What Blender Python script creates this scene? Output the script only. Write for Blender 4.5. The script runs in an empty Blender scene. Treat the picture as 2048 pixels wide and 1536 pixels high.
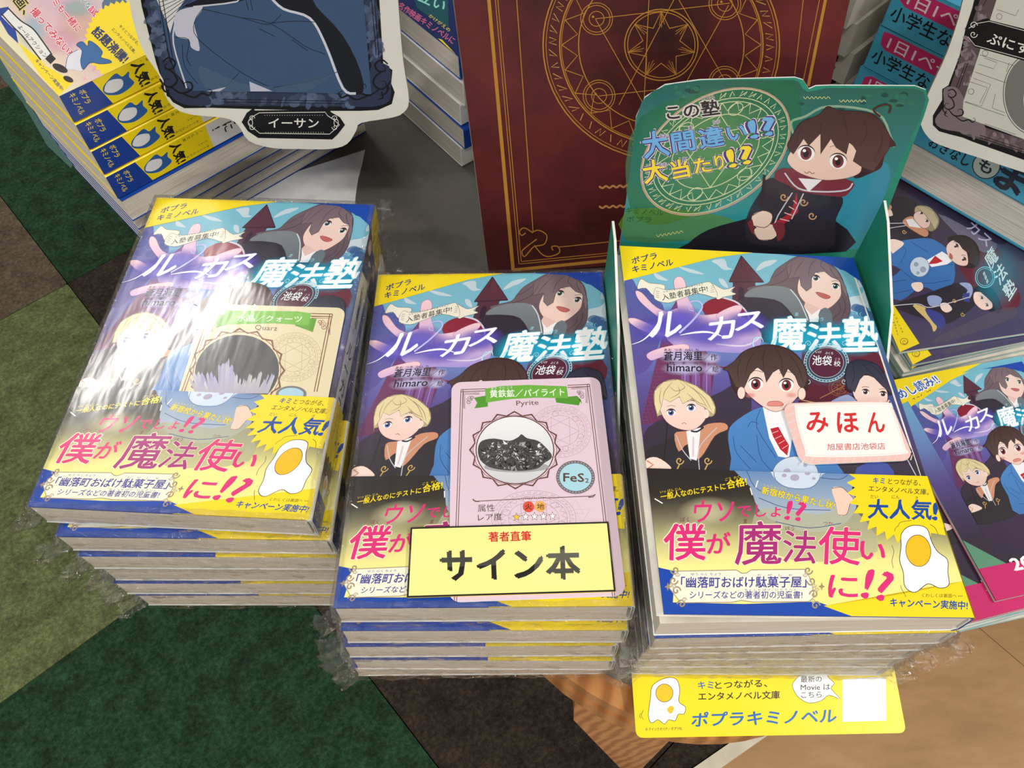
import bpy, bmesh, math, random
import numpy as np
from mathutils import Vector, Matrix
from mathutils.geometry import tessellate_polygon
random.seed(7)
sc = bpy.context.scene
col = sc.collection
rad = math.radians
CZ = 0.889            # camera height above the carpet, metres
TZ = -0.389           # table top, relative to the camera
# ---------------------------------------------------------------- camera
PITCH, ROLL, F = rad(57.0), rad(-0.9), 1600.0
_fw = np.array([0, math.cos(PITCH), -math.sin(PITCH)]); _up = np.array([0, math.sin(PITCH), math.cos(PITCH)]); _rt = np.array([1., 0, 0])
RT = _rt*math.cos(ROLL)+_up*math.sin(ROLL); UP = -_rt*math.sin(ROLL)+_up*math.cos(ROLL); FW = _fw
cd = bpy.data.cameras.new('camera'); cam = bpy.data.objects.new('camera', cd); col.objects.link(cam)
cd.sensor_width = 36.0; cd.lens = 36.0*F/2048.0; cd.clip_start = 0.01; cd.clip_end = 50
M = Matrix.Identity(4)
for i in range(3):
    M[i][0] = RT[i]; M[i][1] = UP[i]; M[i][2] = -FW[i]
M[2][3] = CZ
cam.matrix_world = M
sc.camera = cam
# ---------------------------------------------------------------- light
sc.view_settings.view_transform = 'Standard'; sc.view_settings.look = 'None'
sc.view_settings.gamma = 1; sc.view_settings.use_curve_mapping = False
sc.view_settings.exposure = -0.14
w = bpy.data.worlds.new('shop_air'); sc.world = w; w.use_nodes = True
w.node_tree.nodes['Background'].inputs[0].default_value = (1.0, 0.97, 0.92, 1)
w.node_tree.nodes['Background'].inputs[1].default_value = 0.23
def strip(x, y, z, lx, ly, power, rz=0):
    l = bpy.data.lights.new('ceiling_strip', 'AREA'); l.shape = 'RECTANGLE'; l.size = lx; l.size_y = ly
    l.energy = power; l.color = (1.0, 0.965, 0.91)
    o = bpy.data.objects.new('ceiling_strip', l); col.objects.link(o); o.location = (x, y, z); o.rotation_euler = (0, 0, rz)
LAMPS = [(-1.29, 1.85, 2.75, 0.10, 0.9, 20, rad(-42)), (1.5, -0.5, 2.75, 0.12, 1.3, 42, 0), (-0.5, -1.3, 2.75, 1.3, 0.12, 42, 0), (0.3, -3.6, 2.75, 1.3, 0.12, 60, 0), (-1.6, -4.6, 2.75, 1.3, 0.12, 50, 0), (-1.9, -0.6, 2.75, .12, 1.3, 24, 0)]
for a in LAMPS: strip(*a)

# ---------------------------------------------------------------- photo rays and frames
def ray(px, py):
    return FW + RT*((px-1024)/F) - UP*((py-768)/F)
def onz(px, py, z):                       # point of a horizontal plane (z relative to the camera) seen at a pixel, world
    d = ray(px, py); p = d*(z/d[2]); return Vector((p[0], p[1], p[2]+CZ))
class Frame:                              # a placed flat face: origin, X to the right, Y up along the face
    def __init__(s, o, X, Y):
        s.o = Vector(o); s.X = Vector(X).normalized(); s.Y = Vector(Y).normalized(); s.N = s.X.cross(s.Y).normalized()
    def l(s, px, py, off=0.0):
        d = Vector(ray(px, py)); c = Vector((0, 0, CZ)); o = s.o+s.N*off
        t = (o-c).dot(s.N)/d.dot(s.N); q = c+d*t-s.o
        return (q.dot(s.X), q.dot(s.Y))
    def mat(s):
        m = Matrix.Identity(4)
        for i in range(3): m[i][0] = s.X[i]; m[i][1] = s.Y[i]; m[i][2] = s.N[i]; m[i][3] = s.o[i]
        return m
def upright(o, yaw, lean):
    X = Vector((math.cos(yaw), math.sin(yaw), 0)); B = Vector((-math.sin(yaw), math.cos(yaw), 0))
    return Frame(o, X, Vector((0, 0, 1))*math.cos(lean)+B*math.sin(lean))
def hmat(src, dst):
    A = []; b = []
    for (x, y), (X, Y) in zip(src, dst):
        A += [[x, y, 1, 0, 0, 0, -X*x, -X*y], [0, 0, 0, x, y, 1, -Y*x, -Y*y]]; b += [X, Y]
    h = np.append(np.linalg.solve(np.array(A, float), np.array(b, float)), 1).reshape(3, 3)
    def f(x, y):
        q = h@np.array([x, y, 1.0]); return (q[0]/q[2], q[1]/q[2])
    return f

# ---------------------------------------------------------------- materials
MAT = {}
def new_mat(name):
    m = bpy.data.materials.new(name); m.use_nodes = True; nt = m.node_tree
    return m, nt, nt.nodes, nt.links, nt.nodes['Principled BSDF']
def lin(c):
    return tuple(((v/255)/12.92 if v/255 <= 0.04045 else ((v/255+0.055)/1.055)**2.4) for v in c[:3])
def noise(nt, scale, detail=4, vec=None, rough=.6):
    n = nt.nodes.new('ShaderNodeTexNoise'); n.inputs['Scale'].default_value = scale; n.inputs['Detail'].default_value = detail
    n.inputs['Roughness'].default_value = rough
    if vec: nt.links.new(vec, n.inputs['Vector'])
    return n
def coords(nt, scale=(1, 1, 1), rot=(0, 0, 0)):
    t = nt.nodes.new('ShaderNodeTexCoord'); mp = nt.nodes.new('ShaderNodeMapping')
    mp.inputs['Scale'].default_value = scale; mp.inputs['Rotation'].default_value = rot
    nt.links.new(t.outputs['Object'], mp.inputs['Vector']); return mp.outputs['Vector']
def ramp(nt, fac, stops):
    r = nt.nodes.new('ShaderNodeValToRGB'); e = r.color_ramp.elements
    while len(e) < len(stops): e.new(.5)
    for k, (p, c) in enumerate(stops): e[k].position = p; e[k].color = (*lin(c), 1)
    nt.links.new(fac, r.inputs[0]); return r.outputs[0]
def bump(nt, h, strength, dist=.001):
    b = nt.nodes.new('ShaderNodeBump'); b.inputs['Strength'].default_value = strength; b.inputs['Distance'].default_value = dist
    nt.links.new(h, b.inputs['Height']); return b.outputs[0]
def solid(name, c, rough=.6, vary=.06, scale=40, bmp=.1, spec=.5):
    if name in MAT: return MAT[name]
    m, nt, N, L, P = new_mat(name)
    n = noise(nt, scale, 5, coords(nt))
    c1 = tuple(v*(1-vary) for v in c); c2 = tuple(min(255, v*(1+vary)) for v in c)
    L.new(ramp(nt, n.outputs[0], [(.3, c1), (.7, c2)]), P.inputs['Base Color'])
    P.inputs['Roughness'].default_value = rough; P.inputs['Specular IOR Level'].default_value = spec
    if bmp: L.new(bump(nt, n.outputs[0], bmp, .0005), P.inputs['Normal'])
    MAT[name] = m; return m
def print_mat(name, rough, coat=0, wr=0.0, wscale=60, spec=.5, wstretch=(1, 1, 1)):
    m, nt, N, L, P = new_mat(name)
    a = N.new('ShaderNodeVertexColor'); a.layer_name = 'Col'
    L.new(a.outputs['Color'], P.inputs['Base Color']); L.new(a.outputs['Alpha'], P.inputs['Alpha'])
    P.inputs['Roughness'].default_value = rough; P.inputs['Coat Weight'].default_value = coat; P.inputs['Coat Roughness'].default_value = .12
    P.inputs['Specular IOR Level'].default_value = spec
    if wr:
        n = noise(nt, wscale, 3, coords(nt, wstretch))
        b = bump(nt, n.outputs[0], wr, .002)
        L.new(b, P.inputs['Coat Normal']); L.new(b, P.inputs['Normal'])
    MAT[name] = m; return m
print_mat('print_gloss', .32, .35, .12, 45)
print_mat('print_wrapped', .30, .8, .12, 70, wstretch=(1, .3, 1))
print_mat('print_matte', .55, 0, .05, 30, .3)
def mat_pages():
    m, nt, N, L, P = new_mat('book_pages')
    n = noise(nt, 1.0, 3, coords(nt, (25, 25, 2600)))
    L.new(ramp(nt, n.outputs[0], [(.3, (186, 178, 162)), (.5, (214, 207, 194)), (.72, (232, 226, 214))]), P.inputs['Base Color'])
    L.new(bump(nt, n.outputs[0], .5, .0004), P.inputs['Normal']); P.inputs['Roughness'].default_value = .8
    MAT['pages'] = m
mat_pages()
def mat_film():
    m, nt, N, L, P = new_mat('clear_shrink_film'); N.remove(P)
    out = N['Material Output']
    tr = N.new('ShaderNodeBsdfTransparent'); tr.inputs[0].default_value = (.965, .965, .96, 1)
    gl = N.new('ShaderNodeBsdfGlossy'); gl.inputs['Roughness'].default_value = .07
    n1 = noise(nt, 130, 4, coords(nt, (1, 1, 1.6)), .65)
    b = bump(nt, n1.outputs[0], 1.0, .006); L.new(b, gl.inputs['Normal'])
    lw = N.new('ShaderNodeLayerWeight'); lw.inputs['Blend'].default_value = .25; L.new(b, lw.inputs['Normal'])
    mr = N.new('ShaderNodeMapRange'); mr.inputs[3].default_value = .09; mr.inputs[4].default_value = .42
    L.new(lw.outputs['Fresnel'], mr.inputs[0])
    mx = N.new('ShaderNodeMixShader'); L.new(mr.outputs[0], mx.inputs[0]); L.new(tr.outputs[0], mx.inputs[1]); L.new(gl.outputs[0], mx.inputs[2])
    L.new(mx.outputs[0], out.inputs[0]); MAT['film'] = m
mat_film()
def mat_wood():
    m, nt, N, L, P = new_mat('pine_wood')
    v = coords(nt, (1, 1, 1), (0, 0, rad(12)))
    w_ = N.new('ShaderNodeTexWave'); w_.inputs['Scale'].default_value = 26; w_.inputs['Distortion'].default_value = 4; w_.inputs['Detail'].default_value = 3; w_.inputs['Detail Scale'].default_value = 1.5
    mp = N.new('ShaderNodeMapping'); mp.inputs['Scale'].default_value = (1.0, 1.0, .10); L.new(v, mp.inputs[0]); L.new(mp.outputs[0], w_.inputs[0])
    L.new(ramp(nt, w_.outputs[0], [(.1, (148, 94, 48)), (.5, (172, 114, 62)), (.9, (186, 130, 76))]), P.inputs['Base Color'])
    P.inputs['Roughness'].default_value = .4; MAT['wood'] = m
mat_wood()
def carpet(name, c, vary):
    m, nt, N, L, P = new_mat('carpet_'+name)
    n = noise(nt, 190, 6, coords(nt, (1, 1, 1)), .75); n2 = noise(nt, 40, 4, coords(nt))
    mx = N.new('ShaderNodeMath'); mx.operation = 'MULTIPLY_ADD'; mx.inputs[1].default_value = .35; L.new(n2.outputs[0], mx.inputs[0]); 
    m2 = N.new('ShaderNodeMath'); m2.operation = 'MULTIPLY'; m2.inputs[1].default_value = .65; L.new(n.outputs[0], m2.inputs[0]); L.new(m2.outputs[0], mx.inputs[2])
    L.new(ramp(nt, mx.outputs[0], [(.36, tuple(v*(1-vary) for v in c)), (.5, c), (.64, tuple(min(255, v*(1+vary)) for v in c))]), P.inputs['Base Color'])
    L.new(bump(nt, n.outputs[0], 1.0, .004), P.inputs['Normal'])
    P.inputs['Roughness'].default_value = .95; P.inputs['Specular IOR Level'].default_value = .1
    MAT['carpet_'+name] = m
carpet('lime', (112, 122, 80), .30); carpet('green', (44, 72, 50), .42); carpet('brown', (104, 92, 76), .3); carpet('dark', (62, 54, 47), .4)

# ---------------------------------------------------------------- objects
def tag(o, label=None, cat=None, group=None, kind=None):
    for k, v in (('label', label), ('category', cat), ('group', group), ('kind', kind)):
        if v: o[k] = v
    return o
def empty(name, m, parent=None):
    o = bpy.data.objects.new(name, None); col.objects.link(o); o.empty_display_size = .02
    o.matrix_world = m if isinstance(m, Matrix) else Matrix.Translation(m)
    return o
def link(name, me, parent=None, m=None):
    o = bpy.data.objects.new(name, me); col.objects.link(o)
    if parent: o.parent = parent
    if m is not None: o.matrix_local = m
    return o
def mesh(name, v, f, mats, fm=None, smooth=False):
    me = bpy.data.meshes.new(name); me.from_pydata([tuple(p) for p in v], [], f)
    for m in mats: me.materials.append(MAT[m] if isinstance(m, str) else m)
    if fm: me.polygons.foreach_set('material_index', fm)
    if smooth: me.polygons.foreach_set('use_smooth', [True]*len(me.polygons))
    me.validate(); me.update(); return me
def prism(name, pts, z0, z1, mats, side=0):          # outline extruded in local z
    n = len(pts); v = [(x, y, z0) for x, y in pts]+[(x, y, z1) for x, y in pts]
    tris = tessellate_polygon([[Vector((x, y, 0)) for x, y in pts]])
    ar = sum(pts[i][0]*pts[(i+1) % n][1]-pts[(i+1) % n][0]*pts[i][1] for i in range(n))
    f = []; fm = []
    for t in tris:
        a, b, c = t
        cr = (pts[b][0]-pts[a][0])*(pts[c][1]-pts[a][1])-(pts[b][1]-pts[a][1])*(pts[c][0]-pts[a][0])
        if cr < 0: a, c = c, a
        f += [(a+n, b+n, c+n), (c, b, a)]; fm += [0, 0]
    for i in range(n):
        j = (i+1) % n
        f.append((i, j, j+n, i+n) if ar > 0 else (j, i, i+n, j+n)); fm.append(side)
    return mesh(name, v, f, mats, fm)
def boxm(name, x0, x1, y0, y1, z0, z1, mats):
    return prism(name, [(x0, y0), (x1, y0), (x1, y1), (x0, y1)], z0, z1, mats)
def smooth_loop(pts, closed=True, n=5):
    out = []; N = len(pts); R = range(N if closed else N-1)
    for i in R:
        if closed: p = [pts[(i+k-1) % N] for k in range(4)]
        else: p = [pts[max(0, min(N-1, i+k-1))] for k in range(4)]
        for k in range(n):
            t = k/n; t2 = t*t; t3 = t2*t
            out.append(tuple(.5*(2*p[1][a]+(-p[0][a]+p[2][a])*t+(2*p[0][a]-5*p[1][a]+4*p[2][a]-p[3][a])*t2+(-p[0][a]+3*p[1][a]-3*p[2][a]+p[3][a])*t3) for a in (0, 1)))
    if not closed: out.append(tuple(pts[-1]))
    return out
def rrect(x0, y0, x1, y1, r, n=5):
    out = []
    for cx, cy, a0 in ((x1-r, y1-r, 0), (x0+r, y1-r, 90), (x0+r, y0+r, 180), (x1-r, y0+r, 270)):
        for k in range(n+1):
            a = rad(a0+90*k/n); out.append((cx+r*math.cos(a), cy+r*math.sin(a)))
    return out

# ---------------------------------------------------------------- printed artwork: layered coloured shapes on a flat face
_tc = {}
_cu = bpy.data.curves.new('lettering', 'FONT'); _co = bpy.data.objects.new('lettering', _cu)
def glyphs(s, off=0.0):
    k = (s, off)
    if k in _tc: return _tc[k]
    _cu.body = s; _cu.size = 1; _cu.offset = off; _cu.resolution_u = 2; _cu.align_x = 'LEFT'; _cu.space_character = 1
    me = bpy.data.meshes.new_from_object(_co)
    v = [(p.co.x, p.co.y) for p in me.vertices]; f = [tuple(p.vertices) for p in me.polygons]
    bpy.data.meshes.remove(me)
    _tc[k] = (v, f); return _tc[k]
class Art:
    def __init__(s, mp, clip=None, dz=4e-6, z0=2e-5):
        s.clip = clip
        s.mp = mp; s.v = []; s.f = []; s.c = []; s.z = s.z0 = z0; s.dz = dz; s.bb = []; s.C(0, 0, 1)
    def C(s, x0, y0, k): s.x0, s.y0, s.k = x0, y0, k; return s
    def add(s, pts, faces, cols, loc=False):
        # a shape sits one ink layer above whatever it overlaps
        if not pts: return
        P = []
        for (x, y) in pts:
            u, v = (x, y) if loc else s.mp(s.x0+x/s.k, s.y0+y/s.k)
            if s.clip: u = min(max(u, s.clip[0]), s.clip[2]); v = min(max(v, s.clip[1]), s.clip[3])
            P.append((u, v))
        x0 = min(p[0] for p in P); x1 = max(p[0] for p in P); y0 = min(p[1] for p in P); y1 = max(p[1] for p in P)
        lv = 0
        for (a0, a1, b0, b1, l) in s.bb:
            if l >= lv and a0 <= x1 and a1 >= x0 and b0 <= y1 and b1 >= y0: lv = l+1
        s.bb.append((x0, x1, y0, y1, lv)); z = s.z0+lv*s.dz; s.z = max(s.z, z+s.dz)
        b = len(s.v); s.v += [(u, v, z) for u, v in P]
        s.c += cols; s.f += [tuple(i+b for i in f) for f in faces]
    def poly(s, pts, c, sm=0, a=1.0, c2=None, loc=False):
        if sm: pts = smooth_loop(pts, True, sm)
        t = tessellate_polygon([[Vector((x, y, 0)) for x, y in pts]])
        if c2:
            ys = [p[1] for p in pts]; y0, y1 = min(ys), max(ys)+1e-9
            A, B = lin(c), lin(c2); cs = [tuple(A[i]*(1-(p[1]-y0)/(y1-y0))+B[i]*(p[1]-y0)/(y1-y0) for i in range(3))+(a,) for p in pts]
        else: cs = [lin(c)+(a,)]*len(pts)
        s.add(pts, [tuple(x) for x in t], cs, loc)
    def grid(s, q, fn, n=12, m=12, loc=False):      # q: TL,TR,BR,BL
        pts = []; cs = []
        for j in range(m+1):
            for i in range(n+1):
                u, v = i/n, j/m
                pts.append(tuple((q[0][k]*(1-u)+q[1][k]*u)*(1-v)+(q[3][k]*(1-u)+q[2][k]*u)*v for k in (0, 1)))
                c = fn(u, v); cs.append(lin(c)+((c[3] if len(c) > 3 else 1.0),))
        s.add(pts, [(j*(n+1)+i, j*(n+1)+i+1, (j+1)*(n+1)+i+1, (j+1)*(n+1)+i) for j in range(m) for i in range(n)], cs, loc)
    def line(s, pts, w, c, sm=0, closed=False, a=1.0):
        if sm: pts = smooth_loop(pts, closed, sm)
        n = len(pts); L = []; 
        for i in range(n):
            p = pts[i]; q0 = pts[(i-1) % n] if (closed or i) else p; q1 = pts[(i+1) % n] if (closed or i < n-1) else p
            dx, dy = q1[0]-q0[0], q1[1]-q0[1]; d = math.hypot(dx, dy) or 1
            ww = w(i/(n-1)) if callable(w) else w
            L += [(p[0]-dy/d*ww/2, p[1]+dx/d*ww/2), (p[0]+dy/d*ww/2, p[1]-dx/d*ww/2)]
        fs = [(2*i, 2*i+1, (2*i+3) % (2*n), (2*i+2) % (2*n)) for i in range(n if closed else n-1)]
        s.add(L, fs, [lin(c)+(a,)]*len(L))
    def ell(s, cx, cy, rx, ry, c, rot=0, n=24, a=1.0, c2=None):
        s.poly(s.epts(cx, cy, rx, ry, rot, n), c, 0, a, c2)
    def epts(s, cx, cy, rx, ry, rot=0, n=24, a0=0, a1=360):
        R = rad(rot); N = n if a1-a0 == 360 else n+1
        return [(cx+rx*math.cos(t)*math.cos(R)-ry*math.sin(t)*math.sin(R), cy+rx*math.cos(t)*math.sin(R)+ry*math.sin(t)*math.cos(R)) for t in [rad(a0+(a1-a0)*k/n) for k in range(N)]]
    def ring(s, cx, cy, rx, ry, w, c, rot=0, n=36, a=1.0):
        s.line(s.epts(cx, cy, rx, ry, rot, n), w, c, 0, True, a)
    def blob(s, cx, cy, rx, ry, c, a=.8, rot=0, n=24, col2=None):
        pts = [(cx, cy)]; cs = [lin(c)+(a,)]; f = []
        for k, (r, al) in enumerate(((.45, .75), (.75, .3), (1, 0))):
            pts += s.epts(cx, cy, rx*r, ry*r, rot, n); cs += [lin(c)+(a*al,)]*n
            for i in range(n):
                j = (i+1) % n
                if k == 0: f.append((0, 1+i, 1+j))
                else: f.append((1+(k-1)*n+i, 1+k*n+i, 1+k*n+j, 1+(k-1)*n+j))
        s.add(pts, f, cs)
    def starburst(s, cx, cy, r0, r1, n, c, ry=1.0, rot=0, a=1.0):
        R = rad(rot); pts = []
        for k in range(2*n):
            r = r0 if k % 2 else r1; t = math.pi*k/n; x, y = r*math.cos(t), r*math.sin(t)*ry
            pts.append((cx+x*math.cos(R)-y*math.sin(R), cy+x*math.sin(R)+y*math.cos(R)))
        s.poly(pts, c, 0, a); return pts
    def text(s, t, x0, y0, x1, y1, h, c, bold=0.0, shear=0.0, out=None, ow=.04, c2=None, up=None, a=1.0):
        # baseline from (x0,y0) to (x1,y1) (y down), letters h tall; up: explicit up vector
        v0, f0 = glyphs(t, 0.0)
        if not v0: return
        X0 = min(p[0] for p in v0); X1 = max(p[0] for p in v0); Y0 = min(p[1] for p in v0); Y1 = max(p[1] for p in v0)
        if Y1-Y0 < .5*(X1-X0)/max(1, len(t)) and len(t) == 1: Y0, Y1 = Y0-.35, Y0+.5
        bx, by = x1-x0, y1-y0; L = math.hypot(bx, by); ex, ey = bx/L, by/L
        ux, uy = up if up else (ey, -ex)
        v, f = glyphs(t); n = len(v)
        for off, cc, K in (((ow, out, 6),) if out else ())+((bold*.75, c, 3),):
            for q in range(K if off else 1):
                pts = []
                ox, oy = (off*math.cos((q+.5)*math.tau/K), off*math.sin((q+.5)*math.tau/K)) if off else (0, 0)
                for (x, y) in v:
                    a_ = (x-X0+ox)/(X1-X0)*L; b_ = (y-Y0+oy)/(Y1-Y0)*h; a_ += shear*b_
                    pts.append((x0+ex*a_+ux*b_, y0+ey*a_+uy*b_))
                s.add(pts, f, [lin(cc)+(a,)]*len(pts))
    def vtext(s, t, x0, y0, x1, y1, size, c, bold=0.0, right=None, out=None):
        # characters stacked from (x0,y0) to (x1,y1); right: letter's own right direction
        n = len(t); dx, dy = (x1-x0)/n, (y1-y0)/n; L = math.hypot(dx, dy); ex, ey = dx/L, dy/L
        rx, ry = right if right else (ey, -ex)
        for i, ch in enumerate(t):
            if ch in ' 　': continue
            cx, cy = x0+dx*(i+.5), y0+dy*(i+.5)
            v, f = glyphs(ch); nv = len(v)
            for off, cc, K in (((.07, out, 6),) if out else ())+((bold*.75, c, 3),):
                for q in range(K if off else 1):
                    ox, oy = (off*math.cos((q+.5)*math.tau/K), off*math.sin((q+.5)*math.tau/K)) if off else (0, 0)
                    pts = [(cx+rx*(p[0]-.5+ox)*size-ex*(p[1]-.36+oy)*size, cy+ry*(p[0]-.5+ox)*size-ey*(p[1]-.36+oy)*size) for p in v]
                    s.add(pts, f, [lin(cc)+(1,)]*len(pts))
    def build(s, name, mat, parent=None, m=None, fn=None):
        me = s.mesh(name, mat, fn); return link(name, me, parent, m)
    def mesh(s, name, mat, fn=None):
        vv = [fn(*p) for p in s.v] if fn else s.v
        ff = []
        for f in s.f:
            p = [s.v[i] for i in f]; n = len(p)
            ar = sum(p[i][0]*p[(i+1) % n][1]-p[(i+1) % n][0]*p[i][1] for i in range(n))
            if abs(ar) > 1e-13: ff.append(f if ar > 0 else f[::-1])
        me = bpy.data.meshes.new(name); me.from_pydata(vv, [], ff); me.materials.append(MAT[mat])
        ca = me.color_attributes.new('Col', 'FLOAT_COLOR', 'POINT')
        ca.data.foreach_set('color', [x for c in s.c for x in c])
        me.update(); return me
# ================================================================ the setting
S = 'structure'
T1 = onz(135, 567, -CZ); e1 = Vector((math.cos(rad(41)), math.sin(rad(41)), 0)); e2 = Vector((math.sin(rad(41)), -math.cos(rad(41)), 0))
floor = link('floor', boxm('floor', -3, 3, -2, 4, -.02, -.0085, ['carpet_dark'])); tag(floor, 'shop floor of green, lime and brown carpet tiles', kind=S)
TS = .5; pat = {(-1, 0): 'lime', (-1, 1): 'green', (0, 0): 'dark', (0, 1): 'dark', (-1, -1): 'brown', (0, -1): 'green', (-1, -2): 'green', (-2, 0): 'green', (-2, -1): 'lime', (-2, 1): 'brown', (0, 2): 'dark', (1, 1): 'dark', (1, 0): 'green', (1, 2): 'dark', (-1, 2): 'dark', (0, -2): 'brown', (-2, 2): 'lime', (-2, -2): 'green'}
tm = {}
for i in range(-4, 5):
    for j in range(-4, 5):
        k = pat.get((i, j), ('green', 'dark', 'lime', 'brown')[(i*3+j*5) % 4])
        if k not in tm:
            g = .0006; me = prism('carpet_tile', rrect(g, g, TS-g, TS-g, .002, 1), -.008, 0, ['carpet_'+k]); tm[k] = me
        p = T1+e1*(i*TS)+e2*((j+1)*TS)      # tile spans e1 and -e2 from here
        if abs(p.x) > 2.4 or p.y > 3 or p.y < -1.4: continue
        o = link('carpet_tile', tm[k], floor, Matrix.Translation(p) @ Matrix.Rotation(rad(41), 4, 'Z'))
# beige sheet floor with its pale edging strip
pa, pb = onz(1442, 1536, -CZ), onz(1535, 1471, -CZ); d = (pb-pa).normalized(); nrm = Vector((d.y, -d.x, 0))
def mat_vinyl():
    m, nt, N, L, P = new_mat('beige_vinyl')
    n = noise(nt, 6, 6, coords(nt, (1, 3, 1), (0, 0, rad(35))), .7)
    L.new(ramp(nt, n.outputs[0], [(.3, (150, 114, 70)), (.5, (168, 130, 84)), (.7, (182, 146, 100))]), P.inputs['Base Color']); P.inputs['Roughness'].default_value = .55
    MAT['vinyl'] = m
mat_vinyl()
s1, s2 = onz(1960, 1260, -CZ), onz(2048, 1335, -CZ); sd = (s2-s1).normalized()
A = pa-d*1.2; Bp = pa+d*2.0
mid = s1-sd*.0
def on_line(p, dr, q, dq):      # crossing of two lines in plan
    det = dr.x*(-dq.y)+dq.x*dr.y; t = ((q.x-p.x)*(-dq.y)+dq.x*(q.y-p.y))/det; return p+dr*t
X0 = on_line(s1, sd, pa, d)
for k, (u0, u1) in enumerate(((A, X0), (X0, Bp))):
    far0 = u0+nrm*1.8 if k == 0 else X0+sd*1.8; far1 = X0+sd*1.8 if k == 0 else u1+nrm*1.8
    e = .0006*(1 if k == 0 else -1)
    pts = [u0, u1-d*(.0008 if k == 0 else 0), far1-d*(.0008 if k == 0 else 0), far0]
    o = link('vinyl_sheet', prism('vinyl_sheet', [(p.x, p.y) for p in pts], .0005, .003, ['vinyl']), floor)
    tag(o, 'beige sheet flooring')
solid('pale_strip', (206, 198, 176), .5); solid('dark_gap', (40, 28, 22), .6)
tr = link('trim_1', prism('trim_1', [(q.x, q.y) for q in (A, Bp, Bp-nrm*.014, A-nrm*.014)], .0005, .0036, ['pale_strip'])); tag(tr, 'pale edging strip between the beige floor and the carpet', kind=S)
# ================================================================ display table
tbl = empty('display_table', Vector((.1, .5, 0))); tag(tbl, 'pine display table with a rounded corner, dark grey top, under the book stacks', 'table')
TI = tbl.matrix_world.inverted()
c0 = (.0947, .1775); R0 = .113
edge = [(c0[0]+R0*math.cos(rad(a)), c0[1]+R0*math.sin(rad(a))) for a in range(225, 296, 6)]
out = edge+[(.20, .122), (.30, .142), (.45, .172), (.58, .25), (.64, .40), (.64, 1.5), (-.28, 1.5), (-.28, .50), (-.215, .37), (-.12, .235)]
def inset(pts, d_):
    c = Vector((.12, .55)); r = []
    for p in pts:
        v = Vector(p)-c; r.append(tuple(c+v*(1-d_/v.length)))
    return r
def ztab(name, pts, z0, z1, mt, parent, lab=None):
    me = prism(name, pts, z0, z1, [mt]); o = link(name, me, parent, TI.copy())
    if lab: o['label'] = lab
    return o
solid('grey_top', (92, 88, 82), .55, .05, 90, .05)
zt = CZ+TZ
ztab('table_top', inset(out, .012), zt-.004, zt-.0003, 'grey_top', tbl, 'dark grey laminate top')
ztab('edge_lip', out, zt-.016, zt-.0042, 'wood', tbl, 'rounded pine edge'); ztab('edge_lip', inset(out, .003), zt-.026, zt-.0162, 'wood', tbl)
ztab('edge_lip', out, zt-.040, zt-.0262, 'wood', tbl)
fr = upright((0, .105, CZ), 0, 0)
lp = [fr.l(*p) for p in ((1150, 1392), (1147, 1440), (1240, 1536), (1262, 1560), (1285, 1536), (1350, 1470), (1380, 1400))]
lp = [lp[0], lp[1], lp[2], (lp[2][0]+.012, -.889), (lp[4][0]+.01, -.889), lp[4], lp[5], lp[6]]
me = prism('leg', lp, -.030, .0, ['wood']); link('leg', me, tbl, TI @ fr.mat())
for x, y in ((.45, .5), (.45, 1.35), (-.2, 1.35), (-.18, .62)):
    me = prism('leg', rrect(x-.025, y-.025, x+.025, y+.025, .006, 3), 0, zt-.041, ['wood']); link('leg', me, tbl, TI.copy())
ztab('apron', inset(out, .06), zt-.10, zt-.0405, 'wood', tbl)
# ================================================================ the novel: cover and band artwork
W, H, TB, TP = .113, .173, .0146, .0162        # width, height, thickness, stacking pitch
OH = .0565                                     # height of the paper band
hC = hmat([(1241, 481), (1712, 505), (1957, 1222), (1339, 1209)], [(0, H), (W, H), (W, 0), (0, 0)])
hO = hmat([(1298, 927), (1864, 948), (1957, 1222), (1339, 1209)], [(0, OH), (W, OH), (W, 0), (0, 0)])
YEL, BLU, SKIN, DARK = (246, 218, 20), (18, 70, 170), (242, 216, 204), (46, 40, 50)
def mixc(a, b, t): return tuple(a[i]*(1-t)+b[i]*t for i in range(3))
def stops(t, st):
    for k in range(len(st)-1):
        if t <= st[k+1][0]: return mixc(st[k][1], st[k+1][1], max(0, (t-st[k][0])/(st[k+1][0]-st[k][0])))
    return st[-1][1]
def curl(a, cx, cy, r, c, w, s=1, t=1, turns=1.4, start=0):
    a.line([(cx+s*r*(1-k/16)*math.cos(start+turns*math.tau*k/16), cy+t*r*(1-k/16)*math.sin(start+turns*math.tau*k/16)) for k in range(15)], w, c)
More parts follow.
